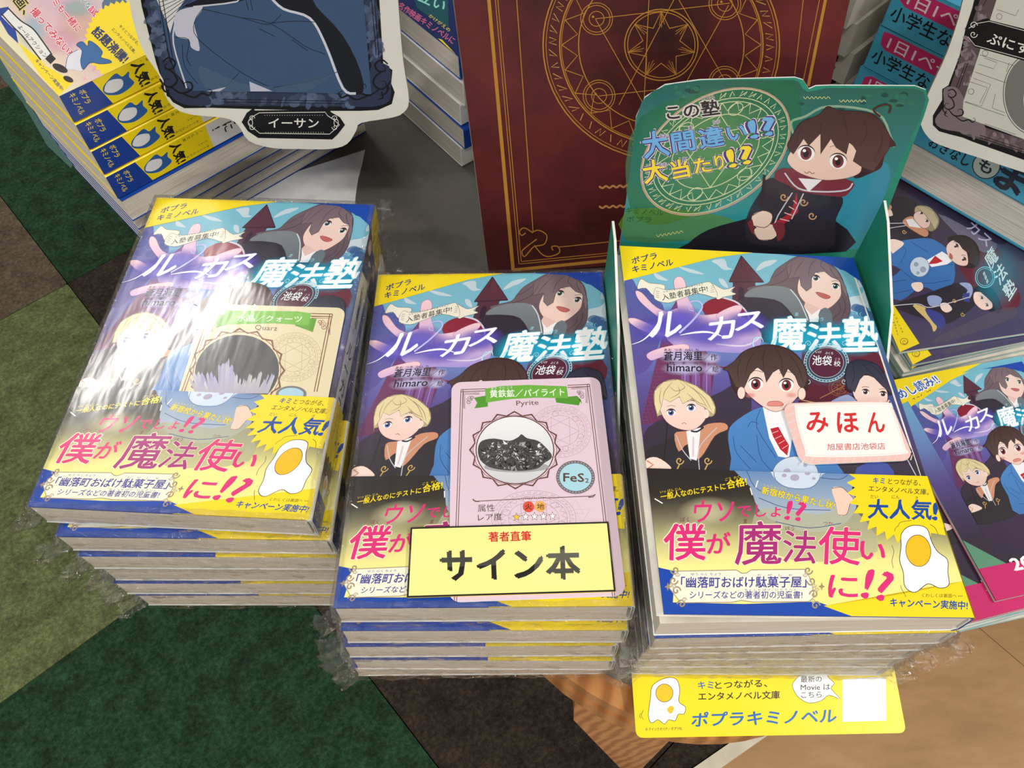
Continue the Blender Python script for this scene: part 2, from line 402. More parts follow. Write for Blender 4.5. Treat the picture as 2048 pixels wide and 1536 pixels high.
def generic_head(a, hair, face, hairc, sk=SKIN, bangs=None, eyes=(), eyec=(90, 60, 70), mouth=None, er=(26, 24), strands=(), mc=(196, 104, 100), dk=None):
    dk = dk or mixc(hairc, (20, 10, 20), .45)
    a.poly(hair, hairc, 4, c2=mixc(hairc, (30, 20, 30), .25)); a.line(hair, 3, dk, 4, True)
    a.poly(face, sk, 4, c2=mixc(sk, (232, 176, 170), .3)); a.line(face, 2.4, (120, 70, 66), 4, True)
    for (x, y, t) in eyes:
        a.ell(x, y, er[0], er[1], (250, 248, 248), t); a.ell(x, y, er[0]*.66, er[1]*.88, mixc(eyec, (10, 8, 16), .5), t, c2=eyec); a.ell(x, y+er[1]*.1, er[0]*.32, er[1]*.45, (24, 16, 24), t)
        a.ell(x-er[0]*.2, y-er[1]*.35, er[0]*.2, er[1]*.2, (255, 255, 255))
        a.line(a.epts(x, y, er[0]*1.08, er[1]*1.05, t, 10, 195, 345), lambda q: 1+7*math.sin(q*math.pi), (50, 34, 38))
        a.line([(x-er[0], y-er[1]*1.9), (x, y-er[1]*2.2), (x+er[0], y-er[1]*1.9)], 2.5, dk, 3)
    if mouth: a.poly(mouth, mc, 3); a.line(mouth, 2, (120, 60, 60), 3, True)
    if bangs:
        a.poly(bangs, hairc, 0, c2=mixc(hairc, (255, 240, 220), .12)); a.line(bangs, 2.5, dk, 0, True)
    for st in strands: a.line(st, lambda q: .8+2.4*math.sin(q*math.pi), dk, 4)
def cover_art(a, lower=True):
    B0 = a.clip
    sky = [(0, (116, 186, 206)), (.16, (124, 184, 208)), (.30, (112, 146, 204)), (.42, (96, 88, 160)), (.55, (84, 62, 118)), (.72, (62, 46, 72)), (1, (50, 38, 54))]
    a.grid([(0, H), (W, H), (W, 0), (0, 0)], lambda u, v: mixc(stops(v, sky), (40, 74, 112), max(0, min(1, (u-.55)*1.6))*max(0, 1-abs(v-.38)*4)), 10, 24, loc=True)
    a.C(1220, 460, 2.768)
    for p in ([(570, 140), (640, 130), (660, 175), (690, 185), (640, 190), (600, 160)], [(820, 185), (860, 145), (935, 135), (900, 165), (870, 175), (830, 195)], [(380, 170), (470, 190), (530, 215), (450, 205)],
              [(250, 205), (300, 230), (330, 250), (270, 240)], [(610, 240), (640, 245), (665, 290), (630, 275)], [(1390, 250), (1430, 240), (1440, 260), (1400, 290)], [(1330, 350), (1400, 330), (1440, 300), (1450, 400), (1350, 420)]):
        a.poly(p, (206, 222, 232), 3, .9)
    a.poly([(85, 265), (130, 240), (170, 300), (230, 290), (260, 360), (300, 380), (310, 470), (250, 700), (150, 760), (110, 560)], (86, 92, 168), 4, c2=(92, 78, 150))
    for k in range(9): a.ell(100+k*22, 300+(k*53) % 150, 34, 26, (100, 110, 184), 0, 12, .55)
    for k in range(12): a.ell(1380+(k*37) % 130, 400+(k*29) % 110, 30, 22, (70, 112, 168), 0, 12, .6)
    a.poly([(735, 112), (672, 250), (690, 262), (684, 430), (820, 440), (815, 262), (862, 256)], (96, 50, 64), c2=(72, 40, 60)); a.line([(735, 112), (668, 256)], 4, (50, 26, 40)); a.line([(735, 112), (862, 258)], 4, (50, 26, 40)); a.line([(668, 256), (862, 258)], 7, (62, 32, 46))
    a.line([(735, 180), (735, 112)], 3, (46, 24, 38)); a.poly([(720, 300), (735, 280), (752, 300), (752, 360), (720, 360)], (50, 30, 52))
    a.poly([(375, 362), (330, 440), (310, 520), (180, 1040), (560, 1000), (600, 700), (470, 560), (430, 440)], (118, 60, 104), c2=(104, 48, 88))
    for k in range(26):
        y = 520+k*20; x0 = 310-(y-520)*.25; a.line([(x0, y), (x0+70-k, y-2)], 2, (150, 92, 140), a=.6)
        for j in range(3): a.line([(x0+8+j*24+(k % 2)*12, y), (x0+6+j*24+(k % 2)*12, y+18)], 1.8, (150, 92, 140), a=.6)
    for k in range(3):
        x = 430+k*60; a.poly([(x-26, 1000), (x-22, 780), (x, 700), (x+24, 780), (x+26, 1000)], (150, 104, 176), 0, .8, c2=(92, 60, 120)); a.line([(x, 700), (x, 1000)], 3, (190, 150, 210))
    # maroon spell book behind
    a.poly([(1080, 640), (1300, 620), (1500, 650), (1540, 700), (1545, 760), (1330, 880), (1250, 960), (1060, 930)], (100, 30, 50), c2=(84, 26, 44)); a.line([(1180, 900), (1320, 830), (1480, 790)], 4, (170, 120, 70)); a.line([(1060, 905), (1250, 945)], 6, (190, 150, 110))
    for r in (46, 60): a.ring(1290, 840, r, r*.8, 2, (160, 108, 70))
    for k in range(7): a.line([(1290+50*math.cos(k*.9), 840+42*math.sin(k*.9)), (1290+50*math.cos(k*.9+2.6), 840+42*math.sin(k*.9+2.6))], 1.6, (160, 108, 70))
    # cloaked adult reaching out
    a.poly([(745, 360), (830, 320), (960, 330), (1130, 420), (1290, 470), (1420, 520), (1500, 640), (1300, 640), (1000, 620), (800, 560), (700, 440)], (50, 42, 56), 4, c2=(40, 40, 58))
    a.poly([(520, 400), (580, 350), (680, 360), (760, 420), (740, 480), (580, 470)], (136, 26, 50), 4); a.line([(640, 345), (720, 375), (780, 450), (760, 540)], 9, (214, 210, 226), 4)
    hand = (244, 204, 214)
    a.poly([(330, 430), (430, 400), (520, 440), (640, 430), (740, 450), (850, 540), (820, 640), (700, 650), (560, 640), (420, 630), (320, 560)], hand, 4, c2=(160, 146, 218))
    for p in ([(150, 312), (185, 318), (270, 400), (400, 450), (360, 500), (290, 460), (180, 370)], [(362, 250), (395, 228), (425, 260), (440, 340), (480, 430), (400, 440), (375, 330)], [(108, 470), (150, 458), (260, 500), (360, 510), (350, 560), (200, 530)],
              [(218, 655), (300, 620), (430, 600), (440, 640), (300, 672), (240, 690)], [(600, 440), (690, 392), (742, 392), (720, 440), (640, 480)]):
        a.poly(p, (246, 206, 212), 4, c2=(214, 176, 218)); a.line(p, 2, (176, 120, 160), 4, True)
    a.line([(600, 600), (760, 610), (850, 560)], 8, (224, 216, 238), 4); a.line([(560, 690), (640, 730), (760, 700)], 8, (120, 30, 60), 4)
    generic_head(a, [(985, 150), (1050, 117), (1160, 120), (1270, 190), (1322, 300), (1348, 410), (1315, 480), (1260, 500), (1180, 460), (1060, 400), (930, 330), (800, 312), (772, 290), (880, 268), (905, 232), (930, 190)],
                 [(1075, 210), (1160, 170), (1270, 230), (1294, 300), (1285, 350), (1225, 405), (1160, 408), (1090, 370), (1050, 300)], (116, 98, 106),
                 bangs=[(985, 165), (1050, 117), (1160, 120), (1270, 190), (1322, 290), (1330, 350), (1300, 300), (1285, 250), (1240, 232), (1200, 200), (1150, 205), (1128, 240), (1128, 290), (1100, 310), (1070, 280), (1060, 230), (1000, 240)],
                 eyes=((1152, 238, 15), (1262, 284, 15)), eyec=(90, 120, 110), er=(22, 15), mouth=[(1152, 315), (1195, 322), (1235, 340), (1215, 352), (1180, 342)],
                 strands=[[(1000, 170), (940, 220), (905, 235)], [(1020, 150), (980, 250), (790, 300)], [(1090, 130), (1050, 180), (1020, 240)], [(1160, 130), (1120, 170), (1110, 240)], [(1230, 170), (1240, 200), (1290, 260)], [(1300, 330), (1320, 400), (1290, 470)], [(1280, 370), (1290, 420), (1240, 470)], [(940, 290), (860, 290), (800, 300)], [(1190, 130), (1180, 170), (1230, 210)], [(1050, 350), (1000, 330), (930, 300)]])
    a.poly([(1095, 368), (1180, 408), (1165, 460), (1120, 440), (1085, 400)], (228, 192, 184)); a.poly([(1085, 395), (1130, 440), (1180, 405), (1168, 480), (1120, 480)], (240, 238, 240))
    a.poly([(755, 340), (790, 300), (890, 280), (1000, 292), (1060, 350), (1120, 470), (1060, 480), (960, 372), (840, 345)], (126, 132, 138), 3, c2=(100, 108, 116)); a.line([(1010, 300), (1060, 360), (1110, 470)], 5, (220, 224, 228), 3)
    a.poly([(1168, 440), (1205, 400), (1245, 440), (1235, 530), (1195, 520)], (104, 116, 126), 3)
    # corners
    a.poly([(50, 50), (790, 66), (600, 122), (82, 252)], YEL); a.poly([(745, 76), (790, 60), (1362, 90), (1440, 290), (1395, 250), (1320, 200), (1160, 130), (940, 90)], BLU)
    a.poly([(1190, 130), (1362, 200), (1290, 190)], BLU)
    a.text('ポプラ', 130, 160, 268, 128, 36, (24, 50, 110), .03); a.text('キミノベル', 134, 208, 358, 165, 36, (24, 50, 110), .03)
    # ribbon
    cr = (238, 233, 216)
    for p in ([(160, 296), (178, 242), (225, 264), (310, 276), (296, 325), (252, 336), (206, 292)], [(570, 268), (640, 300), (702, 284), (678, 310), (708, 326), (640, 342), (600, 352)], [(262, 290), (320, 302), (420, 290), (520, 264), (570, 264), (604, 345), (500, 322), (400, 352), (330, 374), (256, 352)]):
        a.poly(p, cr, 3); a.line(p, 2, (120, 110, 96), 3, True)
    for k in range(4): a.line([(262, 308+k*11), (282, 312+k*11)], 2, (110, 100, 86)); a.line([(566, 282+k*11), (586, 280+k*11)], 2, (110, 100, 86))
    a.text('入塾者募集中!', 300, 362, 552, 312, 36, (40, 34, 34), .01); a.text('にゅうじゅくしゃ  ぼ しゅうちゅう', 306, 318, 524, 276, 11, (40, 34, 34))
    # title
    for x, y, rx, ry in ((300, 520, 190, 90), (560, 540, 210, 90), (760, 490, 150, 80), (400, 470, 170, 90)): a.blob(x, y, rx, ry, (104, 92, 206), .95)
    for x, y, rx, ry in ((985, 560, 150, 120), (1160, 570, 170, 110), (1390, 560, 140, 120), (1290, 570, 180, 100)): a.blob(x, y, rx, ry, (30, 176, 214), .97)
    WH = (252, 252, 255); G1 = (150, 140, 236); G2 = (90, 210, 236)
    a.text('ル', 232, 562, 400, 560, 138, WH, .026, .12, out=G1, ow=.03); a.line([(300, 430), (270, 500), (200, 575), (122, 606)], lambda q: 1+15*(1-q), WH, 5)
    a.line([(395, 540), (470, 470), (520, 400), (500, 366), (452, 372), (448, 410), (476, 420)], lambda q: 9*(1-q)+3, (190, 190, 245), 5)
    a.line([(400, 552), (480, 538), (560, 536), (640, 560)], lambda q: 2+9*math.sin(q*math.pi), WH, 5)
    a.text('カ', 556, 582, 700, 566, 122, WH, .026, .15, out=G1, ow=.03); a.text('ス', 706, 530, 862, 512, 92, WH, .026, .1, out=G1, ow=.03)
    a.text('魔', 900, 638, 1094, 636, 186, WH, .03, .05, out=G2, ow=.035); a.text('法', 1112, 642, 1296, 636, 150, WH, .03, 0, out=G2, ow=.035); a.text('塾', 1308, 644, 1500, 640, 190, WH, .03, 0, out=G2, ow=.035)
    a.line([(940, 560), (900, 620), (850, 636), (808, 616), (812, 575), (848, 566), (862, 590)], lambda q: 9*(1-q)+3, (180, 236, 246), 5); a.line([(1170, 640), (1340, 628), (1500, 640)], lambda q: 2+7*math.sin(q*math.pi), WH, 4)
    for t, x in (('ま', 1036), ('ほ', 1152), ('う', 1176)): a.text(t, x, 446+(x > 1100)*28, x+20, 448+(x > 1100)*28, 20, (150, 230, 246))
    a.text('じゅく', 1352, 436, 1404, 448, 20, (150, 230, 246))
    # round badge
    a.blob(1213, 706, 150, 135, (40, 150, 190), .6); a.ell(1213, 706, 100, 88, (96, 32, 58), 0, 28, .8)
    for r, w in ((112, 3), (124, 3.5), (96, 2)): a.ring(1213, 706, r, r*.86, w, (176, 232, 244))
    for k in range(40): t = k*math.tau/40; a.ell(1213+118*math.cos(t), 706+101*math.sin(t), 2.6, 2.6, (214, 244, 250), 0, 6)
    for sx in (-1, 1):
        for sy in (-1, 1): curl(a, 1213+sx*100, 706+sy*104, 18, (176, 232, 244), 3, sx, sy)
    a.text('池袋', 1134, 718, 1242, 724, 54, (240, 250, 252), .015); a.text('校', 1254, 726, 1292, 728, 30, (240, 250, 252), .01)
    a.text('いけ', 1152, 654, 1186, 656, 14, WH); a.text('ぶくろ', 1206, 660, 1250, 662, 14, WH); a.text('こう', 1262, 692, 1288, 694, 12, WH)
    OW = None
    for x, y, rx, ry in ((420, 668, 150, 46), (430, 735, 140, 42), (575, 680, 60, 36), (580, 742, 60, 34)): a.blob(x, y, rx, ry, (206, 196, 240), .85); a.blob(x, y, rx*.8, ry*.8, (214, 204, 244), .8)
    a.text('蒼月海里', 312, 690, 524, 690, 48, (34, 28, 44), .025, out=OW, ow=.055); a.text('／作', 532, 690, 606, 692, 36, (34, 28, 44), .01, out=OW, ow=.04)
    a.text('himaro', 330, 750, 524, 752, 42, (34, 28, 44), .02, out=OW, ow=.055); a.text('／絵', 544, 754, 614, 756, 34, (34, 28, 44), .01, out=OW, ow=.04)
    a.text('あお  つき  かい  り', 312, 640, 502, 642, 15, (34, 28, 44), .01, out=OW, ow=.05); a.text('ひ    ま    ろ', 344, 712, 500, 714, 15, (34, 28, 44), .01, out=OW, ow=.05)
    # fair haired student
    a.poly([(230, 1060), (420, 960), (640, 860), (760, 800), (800, 1000), (720, 1400), (150, 1400), (200, 1180)], (62, 50, 68), 3, c2=(50, 42, 56))
    a.poly([(205, 1200), (320, 1140), (400, 1090), (470, 1150), (600, 1080), (672, 1090), (706, 1200), (730, 1420), (200, 1420)], (48, 42, 48), 3)
    a.poly([(375, 1095), (430, 1080), (500, 1075), (560, 1040), (650, 1036), (668, 1070), (600, 1104), (540, 1200), (500, 1230), (450, 1150), (400, 1190)], (206, 144, 112), 3); a.line([(610, 1060), (560, 1110), (510, 1180), (516, 1290)], 5, (196, 196, 204), 3); a.line([(385, 1100), (420, 1180), (470, 1240)], 5, (196, 196, 204), 3)
    a.poly([(440, 1080), (520, 1060), (512, 1150), (500, 1240), (462, 1230)], (240, 236, 238)); a.line([(480, 1110), (480, 1220)], 10, (216, 200, 206)); a.line([(466, 1078), (500, 1082), (536, 1058)], 9, (40, 36, 44), 3)
    generic_head(a, [(262, 930), (262, 860), (310, 810), (390, 796), (490, 830), (570, 890), (600, 950), (590, 995), (545, 1000), (500, 1000), (300, 990), (285, 1010)],
                 [(290, 930), (330, 890), (430, 900), (520, 930), (550, 985), (535, 1030), (480, 1072), (410, 1070), (345, 1040), (305, 990)], (228, 210, 160),
                 bangs=[(262, 930), (262, 860), (310, 810), (390, 796), (490, 830), (570, 890), (600, 950), (590, 990), (540, 950), (500, 930), (470, 900), (420, 930), (400, 890), (350, 920), (310, 900), (300, 950), (280, 990)],
                 eyes=((355, 978, 0), (466, 952, 0)), eyec=(96, 122, 200), er=(24, 18), strands=[[(340, 830), (380, 860), (430, 840), (400, 810)], [(300, 840), (290, 900), (300, 940)], [(420, 810), (500, 870), (560, 960)], [(390, 830), (400, 870), (350, 900)], [(470, 840), (540, 900), (580, 970)], [(360, 810), (320, 860), (310, 900)], [(440, 870), (500, 920), (550, 940)]])
    a.line([(415, 1040), (428, 1032), (442, 1042)], 3, (150, 80, 80)); a.ell(550, 985, 16, 24, SKIN)
    a.line([(335, 1036), (328, 1150), (318, 1260)], 6, (44, 26, 32)); a.poly([(205, 1270), (225, 1230), (280, 1222), (345, 1262), (350, 1290), (220, 1300)], SKIN, 3); a.line([(225, 1240), (260, 1262), (220, 1290)], 10, (206, 144, 112))
    for x, y in ((405, 1240), (560, 1240)): curl(a, x, y, 24, (206, 168, 96), 6); a.line([(x, y+20), (x-14, y+52)], 7, (206, 168, 96))
    # dark haired student on the right
    a.poly([(1225, 930), (1320, 880), (1400, 900), (1560, 960), (1640, 1100), (1780, 1430), (1200, 1430), (1000, 1060)], (58, 50, 66), 3); a.poly([(1230, 930), (1320, 882), (1370, 900), (1440, 960), (1430, 990), (1300, 970)], (150, 164, 206), 3); a.line([(1560, 1000), (1640, 1180), (1720, 1330)], 5, (196, 196, 208), 3); a.poly([(1390, 1280), (1560, 1260), (1600, 1400), (1400, 1420)], (70, 84, 160), 3)
    generic_head(a, [(1330, 720), (1400, 690), (1500, 720), (1545, 790), (1580, 880), (1540, 880), (1350, 870), (1320, 800)], [(1360, 830), (1400, 780), (1490, 790), (1550, 860), (1550, 930), (1500, 975), (1440, 950), (1375, 905)], (40, 42, 62),
                 bangs=[(1330, 720), (1400, 690), (1500, 720), (1545, 790), (1582, 880), (1530, 840), (1480, 790), (1430, 770), (1400, 800), (1372, 870), (1335, 850), (1318, 790)], eyes=((1432, 870, 10), (1530, 882, 10)), eyec=(130, 70, 80), er=(20, 14), strands=[[(1400, 700), (1440, 740), (1530, 830)], [(1360, 720), (1370, 780), (1350, 840)], [(1450, 710), (1510, 760), (1560, 850)]])
    a.line([(1455, 940), (1480, 948), (1505, 938)], 3, (150, 80, 80), 3)
    # brown haired student in front, blue jacket
    a.poly([(672, 1090), (720, 1020), (850, 950), (930, 980), (1040, 980), (1140, 1090), (1260, 1240), (1330, 1430), (730, 1430), (690, 1230)], (76, 134, 198), 3, c2=(66, 116, 180))
    for ln in ([(850, 960), (830, 1060), (940, 1230)], [(700, 1110), (720, 1200), (800, 1290)], [(740, 1160), (830, 1250)], [(780, 1060), (800, 1030), (840, 1040)], [(830, 1100), (860, 1240), (980, 1350)], [(760, 1330), (900, 1350)]): a.line(ln, 3, (40, 66, 120), 3)
    a.poly([(862, 948), (900, 960), (1010, 966), (1030, 1100), (1010, 1230), (950, 1220), (900, 1120)], (240, 240, 244)); a.poly([(905, 1068), (950, 1058), (985, 1120), (1010, 1160), (1000, 1216), (960, 1180), (920, 1110)], (186, 34, 48))
    for k in range(4): a.line([(912+k*20, 1095+k*28), (950+k*18, 1080+k*26)], 4, (226, 170, 170))
    generic_head(a, [(668, 752), (640, 742), (700, 700), (760, 640), (880, 606), (1000, 630), (1080, 700), (1112, 790), (1100, 860), (1050, 900), (760, 880), (700, 850)],
                 [(752, 830), (800, 740), (1020, 740), (1080, 850), (1050, 900), (990, 955), (930, 975), (860, 945), (780, 880)], (66, 44, 42),
                 bangs=[(668, 752), (640, 742), (700, 700), (760, 640), (880, 606), (1000, 630), (1080, 700), (1112, 790), (1085, 860), (1060, 830), (1040, 780), (1000, 740), (975, 790), (950, 740), (915, 760), (880, 815), (868, 760), (830, 730), (790, 770), (755, 850), (710, 840)],
                 eyes=((822, 824, 0), (992, 830, 0)), eyec=(170, 60, 66), er=(40, 34), mouth=[(886, 935), (900, 920), (950, 918), (976, 934), (960, 944), (900, 944)], mc=(226, 140, 130), strands=[[(880, 612), (860, 680), (870, 760)], [(920, 615), (960, 680), (970, 760)], [(820, 640), (780, 700), (760, 790)], [(1000, 650), (1060, 740), (1090, 830)], [(740, 680), (720, 740), (730, 820)]])
    for x, y in ((742, 872), (1078, 878)): a.ell(x, y, 22, 34, SKIN); a.ring(x, y, 22, 34, 2.4, (120, 70, 66), 0, 16)
    for x in (792, 1020): a.blob(x, 885, 36, 18, (236, 150, 140), .5)
    # pale glass ball held in front
    a.ell(1046, 1320, 128, 100, (208, 220, 234), 0, 30, 1, (176, 194, 220)); a.ring(1046, 1320, 128, 100, 4, (96, 110, 140))
    for x, y, r in ((1000, 1300, 20), (1080, 1340, 26), (1100, 1270, 12), (1030, 1370, 16)): a.ell(x, y, r, r*.7, (178, 176, 206), 0, 14, .8)
def obi_art(a):
    g = [(0, (38, 32, 32)), (.22, (48, 42, 36)), (.40, (132, 128, 98)), (.55, (204, 198, 128)), (.68, (246, 236, 148)), (1, (248, 236, 140))]
    a.grid([(0, OH), (W, OH), (W, 0), (0, 0)], lambda u, v: stops(v+.05*math.sin(u*3.2), g), 10, 16, loc=True)
    a.C(1260, 880, 2.3414)
    a.poly([(530, 100), (1060, 110), (1060, 210), (1080, 300), (1010, 380), (860, 410), (700, 360), (620, 300), (580, 200)], (84, 128, 186), 3, c2=(190, 200, 200))
    a.poly([(640, 300), (900, 330), (1060, 300), (1180, 500), (800, 540), (600, 420)], (206, 204, 170), 3, .55)
    for ln in ([(560, 120), (600, 200), (660, 230)], [(620, 250), (760, 300), (960, 310)], [(900, 160), (1000, 170), (1040, 150)], [(700, 360), (860, 390), (1010, 370)]): a.line(ln, 3, (50, 74, 130), 3)
    a.poly([(690, 105), (912, 105), (905, 170), (860, 208), (760, 206), (700, 170)], (206, 220, 236), 3); a.line([(690, 120), (700, 170), (760, 206), (860, 208), (905, 170), (912, 115)], 3, (90, 110, 150), 3)
    for x, y, r in ((740, 150, 12), (790, 160, 22), (850, 140, 14), (880, 165, 9)): a.ell(x, y, r, r*.7, (186, 176, 204), 0, 12, .8)
    a.poly([(965, 212), (1008, 206), (1040, 230), (1070, 265), (1052, 280), (1035, 330), (998, 332), (985, 280)], (240, 206, 186), 3); a.line([(965, 212), (1008, 206), (1040, 230), (1070, 265), (1052, 280), (1035, 330), (998, 332)], 2.4, (90, 66, 70), 3)
    for p in ([(30+100, 250), (168, 272)], [(616, 172), (606, 204)], [(580, 205), (590, 238)]): a.line(p, 5, (244, 244, 238))
    a.poly([(148, 562), (232, 580), (225, 720), (560, 730), (900, 722), (1080, 790), (180, 790)], BLU); a.poly([(930, 742), (1240, 700), (1500, 655), (1700, 640), (1700, 830), (1060, 790)], YEL)
    a.starburst(1318, 205, 244, 284, 34, YEL, .92, 4); a.poly([(1075, 60), (1650, 100), (1700, 330), (1560, 330), (1500, 430), (1330, 400), (1100, 240)], YEL)
    PK, PK2 = (222, 42, 120), (170, 40, 120)
    a.C(1240, 920, 4.8)
    for x, y, rx, ry in ((880, 450, 300, 150), (700, 740, 360, 240)): a.blob(x, y, rx, ry, (244, 236, 190), .55)
    a.text('一般人なのにテストに', 425, 335, 1050, 240, 62, YEL, .03); a.text('合格!', 1065, 238, 1255, 205, 82, YEL, .035); a.text('いっ ぱん じん', 415, 272, 620, 240, 26, YEL); a.text('ごう  かく', 1045, 160, 1180, 134, 26, YEL)
    a.text('ウソ', 740, 545, 1120, 540, 200, PK, .022, .08); a.text('でしょ', 1160, 502, 1580, 500, 112, PK, .02, .05); a.text('!?', 1620, 524, 1795, 545, 176, PK, .03, .1)
    a.text('僕', 462, 895, 862, 895, 336, PK, .024, out=(244, 236, 200), ow=.04); a.text('が', 880, 838, 1105, 830, 190, PK, .03); a.text('魔', 1150, 944, 1592, 944, 400, PK2, .016, out=(244, 236, 200), ow=.03)
    BR = (120, 44, 66)
    a.text('ぼく', 615, 540, 702, 540, 44, BR); a.text('ま', 1226, 560, 1260, 560, 40, BR); a.text('ほう', 1630, 628, 1715, 628, 38, BR)
    a.C(1260, 880, 2.3414)
    a.text('法', 735, 545, 888, 552, 146, PK2, .018, out=(244, 236, 200), ow=.03); a.text('使', 902, 552, 1096, 560, 168, PK, .02, out=(244, 236, 200), ow=.03); a.text('い', 1095, 530, 1212, 545, 78, PK, .03)
    a.text('に', 952, 702, 1086, 708, 98, PK, .03); a.text('!?', 1104, 705, 1226, 724, 130, PK, .03, .12); a.text('つか', 926, 378, 970, 380, 17, BR)
    a.text('新宿校から果たし状!', 632, 232, 975, 308, 34, YEL, .03, out=(120, 130, 120), ow=.05); a.text('しん じゅく こう', 644, 198, 750, 220, 12, YEL); a.text('じょう', 918, 266, 952, 272, 12, YEL)
    pl = [(232, 580), (520, 577), (545, 592), (566, 592), (590, 577), (846, 577), (874, 640), (886, 700), (860, 722), (600, 722), (545, 714), (500, 722), (262, 722), (204, 652)]
    GO = (164, 142, 112)
    a.poly(pl, (242, 240, 218)); a.line(pl, 4, GO, 0, True)
    for cx, cy, s, t in ((232, 575, -1, 1), (226, 622, 1, 1), (240, 668, 1, -1), (266, 728, -1, -1), (856, 582, 1, 1), (872, 630, -1, 1), (884, 690, -1, -1), (892, 740, 1, -1)):
        curl(a, cx, cy, 21, GO, 7, s, t); curl(a, cx-s*12, cy+t*18, 12, mixc(GO, (255, 255, 255), .3), 5, -s, t)
    for cx, cy in ((200, 650), (920, 655)):
        a.poly([(cx-16, cy), (cx-4, cy-6), (cx, cy-20), (cx+4, cy-6), (cx+16, cy), (cx+4, cy+6), (cx, cy+20), (cx-4, cy+6)], GO)
    NV = (62, 60, 150)
    a.text('「幽落町おばけ駄菓子屋」', 262, 656, 848, 658, 50, NV, .025); a.text('シリーズなどの著者初の児童書!', 303, 704, 830, 708, 34, NV, .018)
    a.text('ゆう らく ちょう', 308, 600, 448, 600, 11, NV); a.text('だ    が    し    や', 618, 606, 782, 608, 11, NV); a.text('ちょ しゃ はつ    じ どう しょ', 560, 672, 800, 672, 10, NV)
    a.C(1600, 900, 4.5175)
    BL2 = (16, 72, 160); K = (36, 34, 30)
    a.text('キミ', 700, 275, 805, 280, 50, BL2, .03); a.text('とつながる、', 836, 284, 1132, 302, 52, K, .01); a.text('エンタメノベル文庫。', 660, 345, 1205, 384, 52, K, .012)
    a.text('大人気', 656, 584, 1228, 602, 170, BL2, .04); a.text('!', 1240, 600, 1278, 604, 150, BL2, .04); a.text('だい', 676, 408, 746, 410, 32, K); a.text('にん', 870, 412, 940, 414, 32, K); a.text('き', 1085, 424, 1108, 424, 30, K)
    egg = [(955, 830), (955, 730), (1010, 665), (1100, 648), (1190, 680), (1230, 790), (1285, 880), (1372, 950), (1376, 1060), (1384, 1170), (1300, 1196), (1195, 1158), (1080, 1232), (990, 1180), (975, 1060), (942, 950)]
    a.poly(egg, (250, 250, 250), 4); a.line(egg, 6, K, 4, True); a.ell(1110, 870, 112, 138, (248, 190, 24), -10); a.ring(1110, 870, 112, 138, 5, K, -10)
    for p in ([(895, 700), (905, 670), (930, 650), (950, 620), (1050, 604)], [(1215, 640), (1260, 670), (1290, 730)], [(870, 820), (890, 870), (880, 920), (872, 960), (884, 1020)], [(950, 1170), (960, 1200), (1000, 1270)]): a.line(p, 4, K, 3)
    a.text('キャンペーン実施中!', 856, 1352, 1550, 1386, 74, BL2, .035); a.text('くわしくは裏面へ ▸▸▸', 1140, 1274, 1510, 1282, 34, K)
# spine artwork, in millimetres: x across the spine 0..TB, y down from the head
def spine_art():
    a = Art(lambda x, y: (x/1000, H-y/1000), (0, 0, TB, H)); t = TB*1000
    a.poly([(0, 0), (t, 0), (t, 173), (0, 173)], (240, 240, 242)); a.poly([(0, 0), (t, 0), (t, 22), (t*.5, 18), (0, 14)], YEL)
    a.poly([(0, 14), (t*.5, 18), (t, 22), (t, 30), (0, 26)], BLU); a.poly([(0, 17), (t*.7, 22), (t*.6, 36), (0, 38)], (84, 44, 74)); a.ell(t*.4, 24, 3.4, 4.4, SKIN); a.poly([(0, 38), (t, 30), (t, 40), (0, 44)], (40, 80, 140))
    for k in range(5): a.ell(t*.7+math.sin(k*3)*2, 4+k*2.5, .5, .5, K0)
    a.vtext('入塾者募集中!', t*.55, 46, t*.55, 78, 5.0, K0, .03); a.vtext('ルーカス魔法塾', t*.5, 82, t*.5, 150, 10, K0, .02)
    return a
K0 = (30, 28, 32)
def obi_spine_art():
    a = Art(lambda x, y: (x/1000, OH-y/1000), (0, 0, TB, OH)); t = TB*1000; o = OH*1000
    a.poly([(0, 0), (t, 0), (t, o), (0, o)], YEL); a.grid([(0, OH-.026), (TB, OH-.024), (TB, .014), (0, .012)], lambda u, v: stops(v, [(0, (60, 54, 46)), (.5, (140, 134, 96)), (1, (246, 236, 140))]), 2, 8, loc=True)
    pts = [(0, 20)]
    for k in range(7): pts += [(t*k/6, 25+(k % 2)*2.5)]
    a.poly([(0, 15), (t, 15)]+pts[:0:-1], YEL); a.poly([(0, o-14), (t, o-12), (t, o), (0, o)], BLU)
    a.vtext('ノベル文庫。', t*.72, 4, t*.72, 20, 2.4, K0, .02); a.vtext('エンタメ', t*.36, 4, t*.36, 14, 2.2, K0, .02); a.text('注目!', 1, 34, t-1, 34, 5.4, K0, .04)
    a.ell(t*.55, 38, 3.4, 5, (250, 250, 250)); a.ell(t*.55, 37, 1.9, 2.3, (248, 190, 24))
    a.text('ポプラ', 1.5, o-7, 9, o-7, 2.8, YEL, .02); a.text('キミノベル', 1.5, o-2.5, 13, o-2.5, 2.8, YEL, .02)
    return a
CLIPC = (0, 0, W, H); CLIPO = (0, 0, W, OH)
_ca = Art(hC, CLIPC, z0=TB+2e-5); cover_art(_ca); _sa = spine_art()
_oa = Art(hO, CLIPO, z0=TB+.00092); obi_art(_oa); _osa = obi_spine_art()
def spine_fn(off):                  # spine plane, facing +x: (x across, y up, lift) -> book coordinates; x=0 is at the front cover
    return lambda x, y, z: (W+off+z, y, TB-x*.97-.0002)
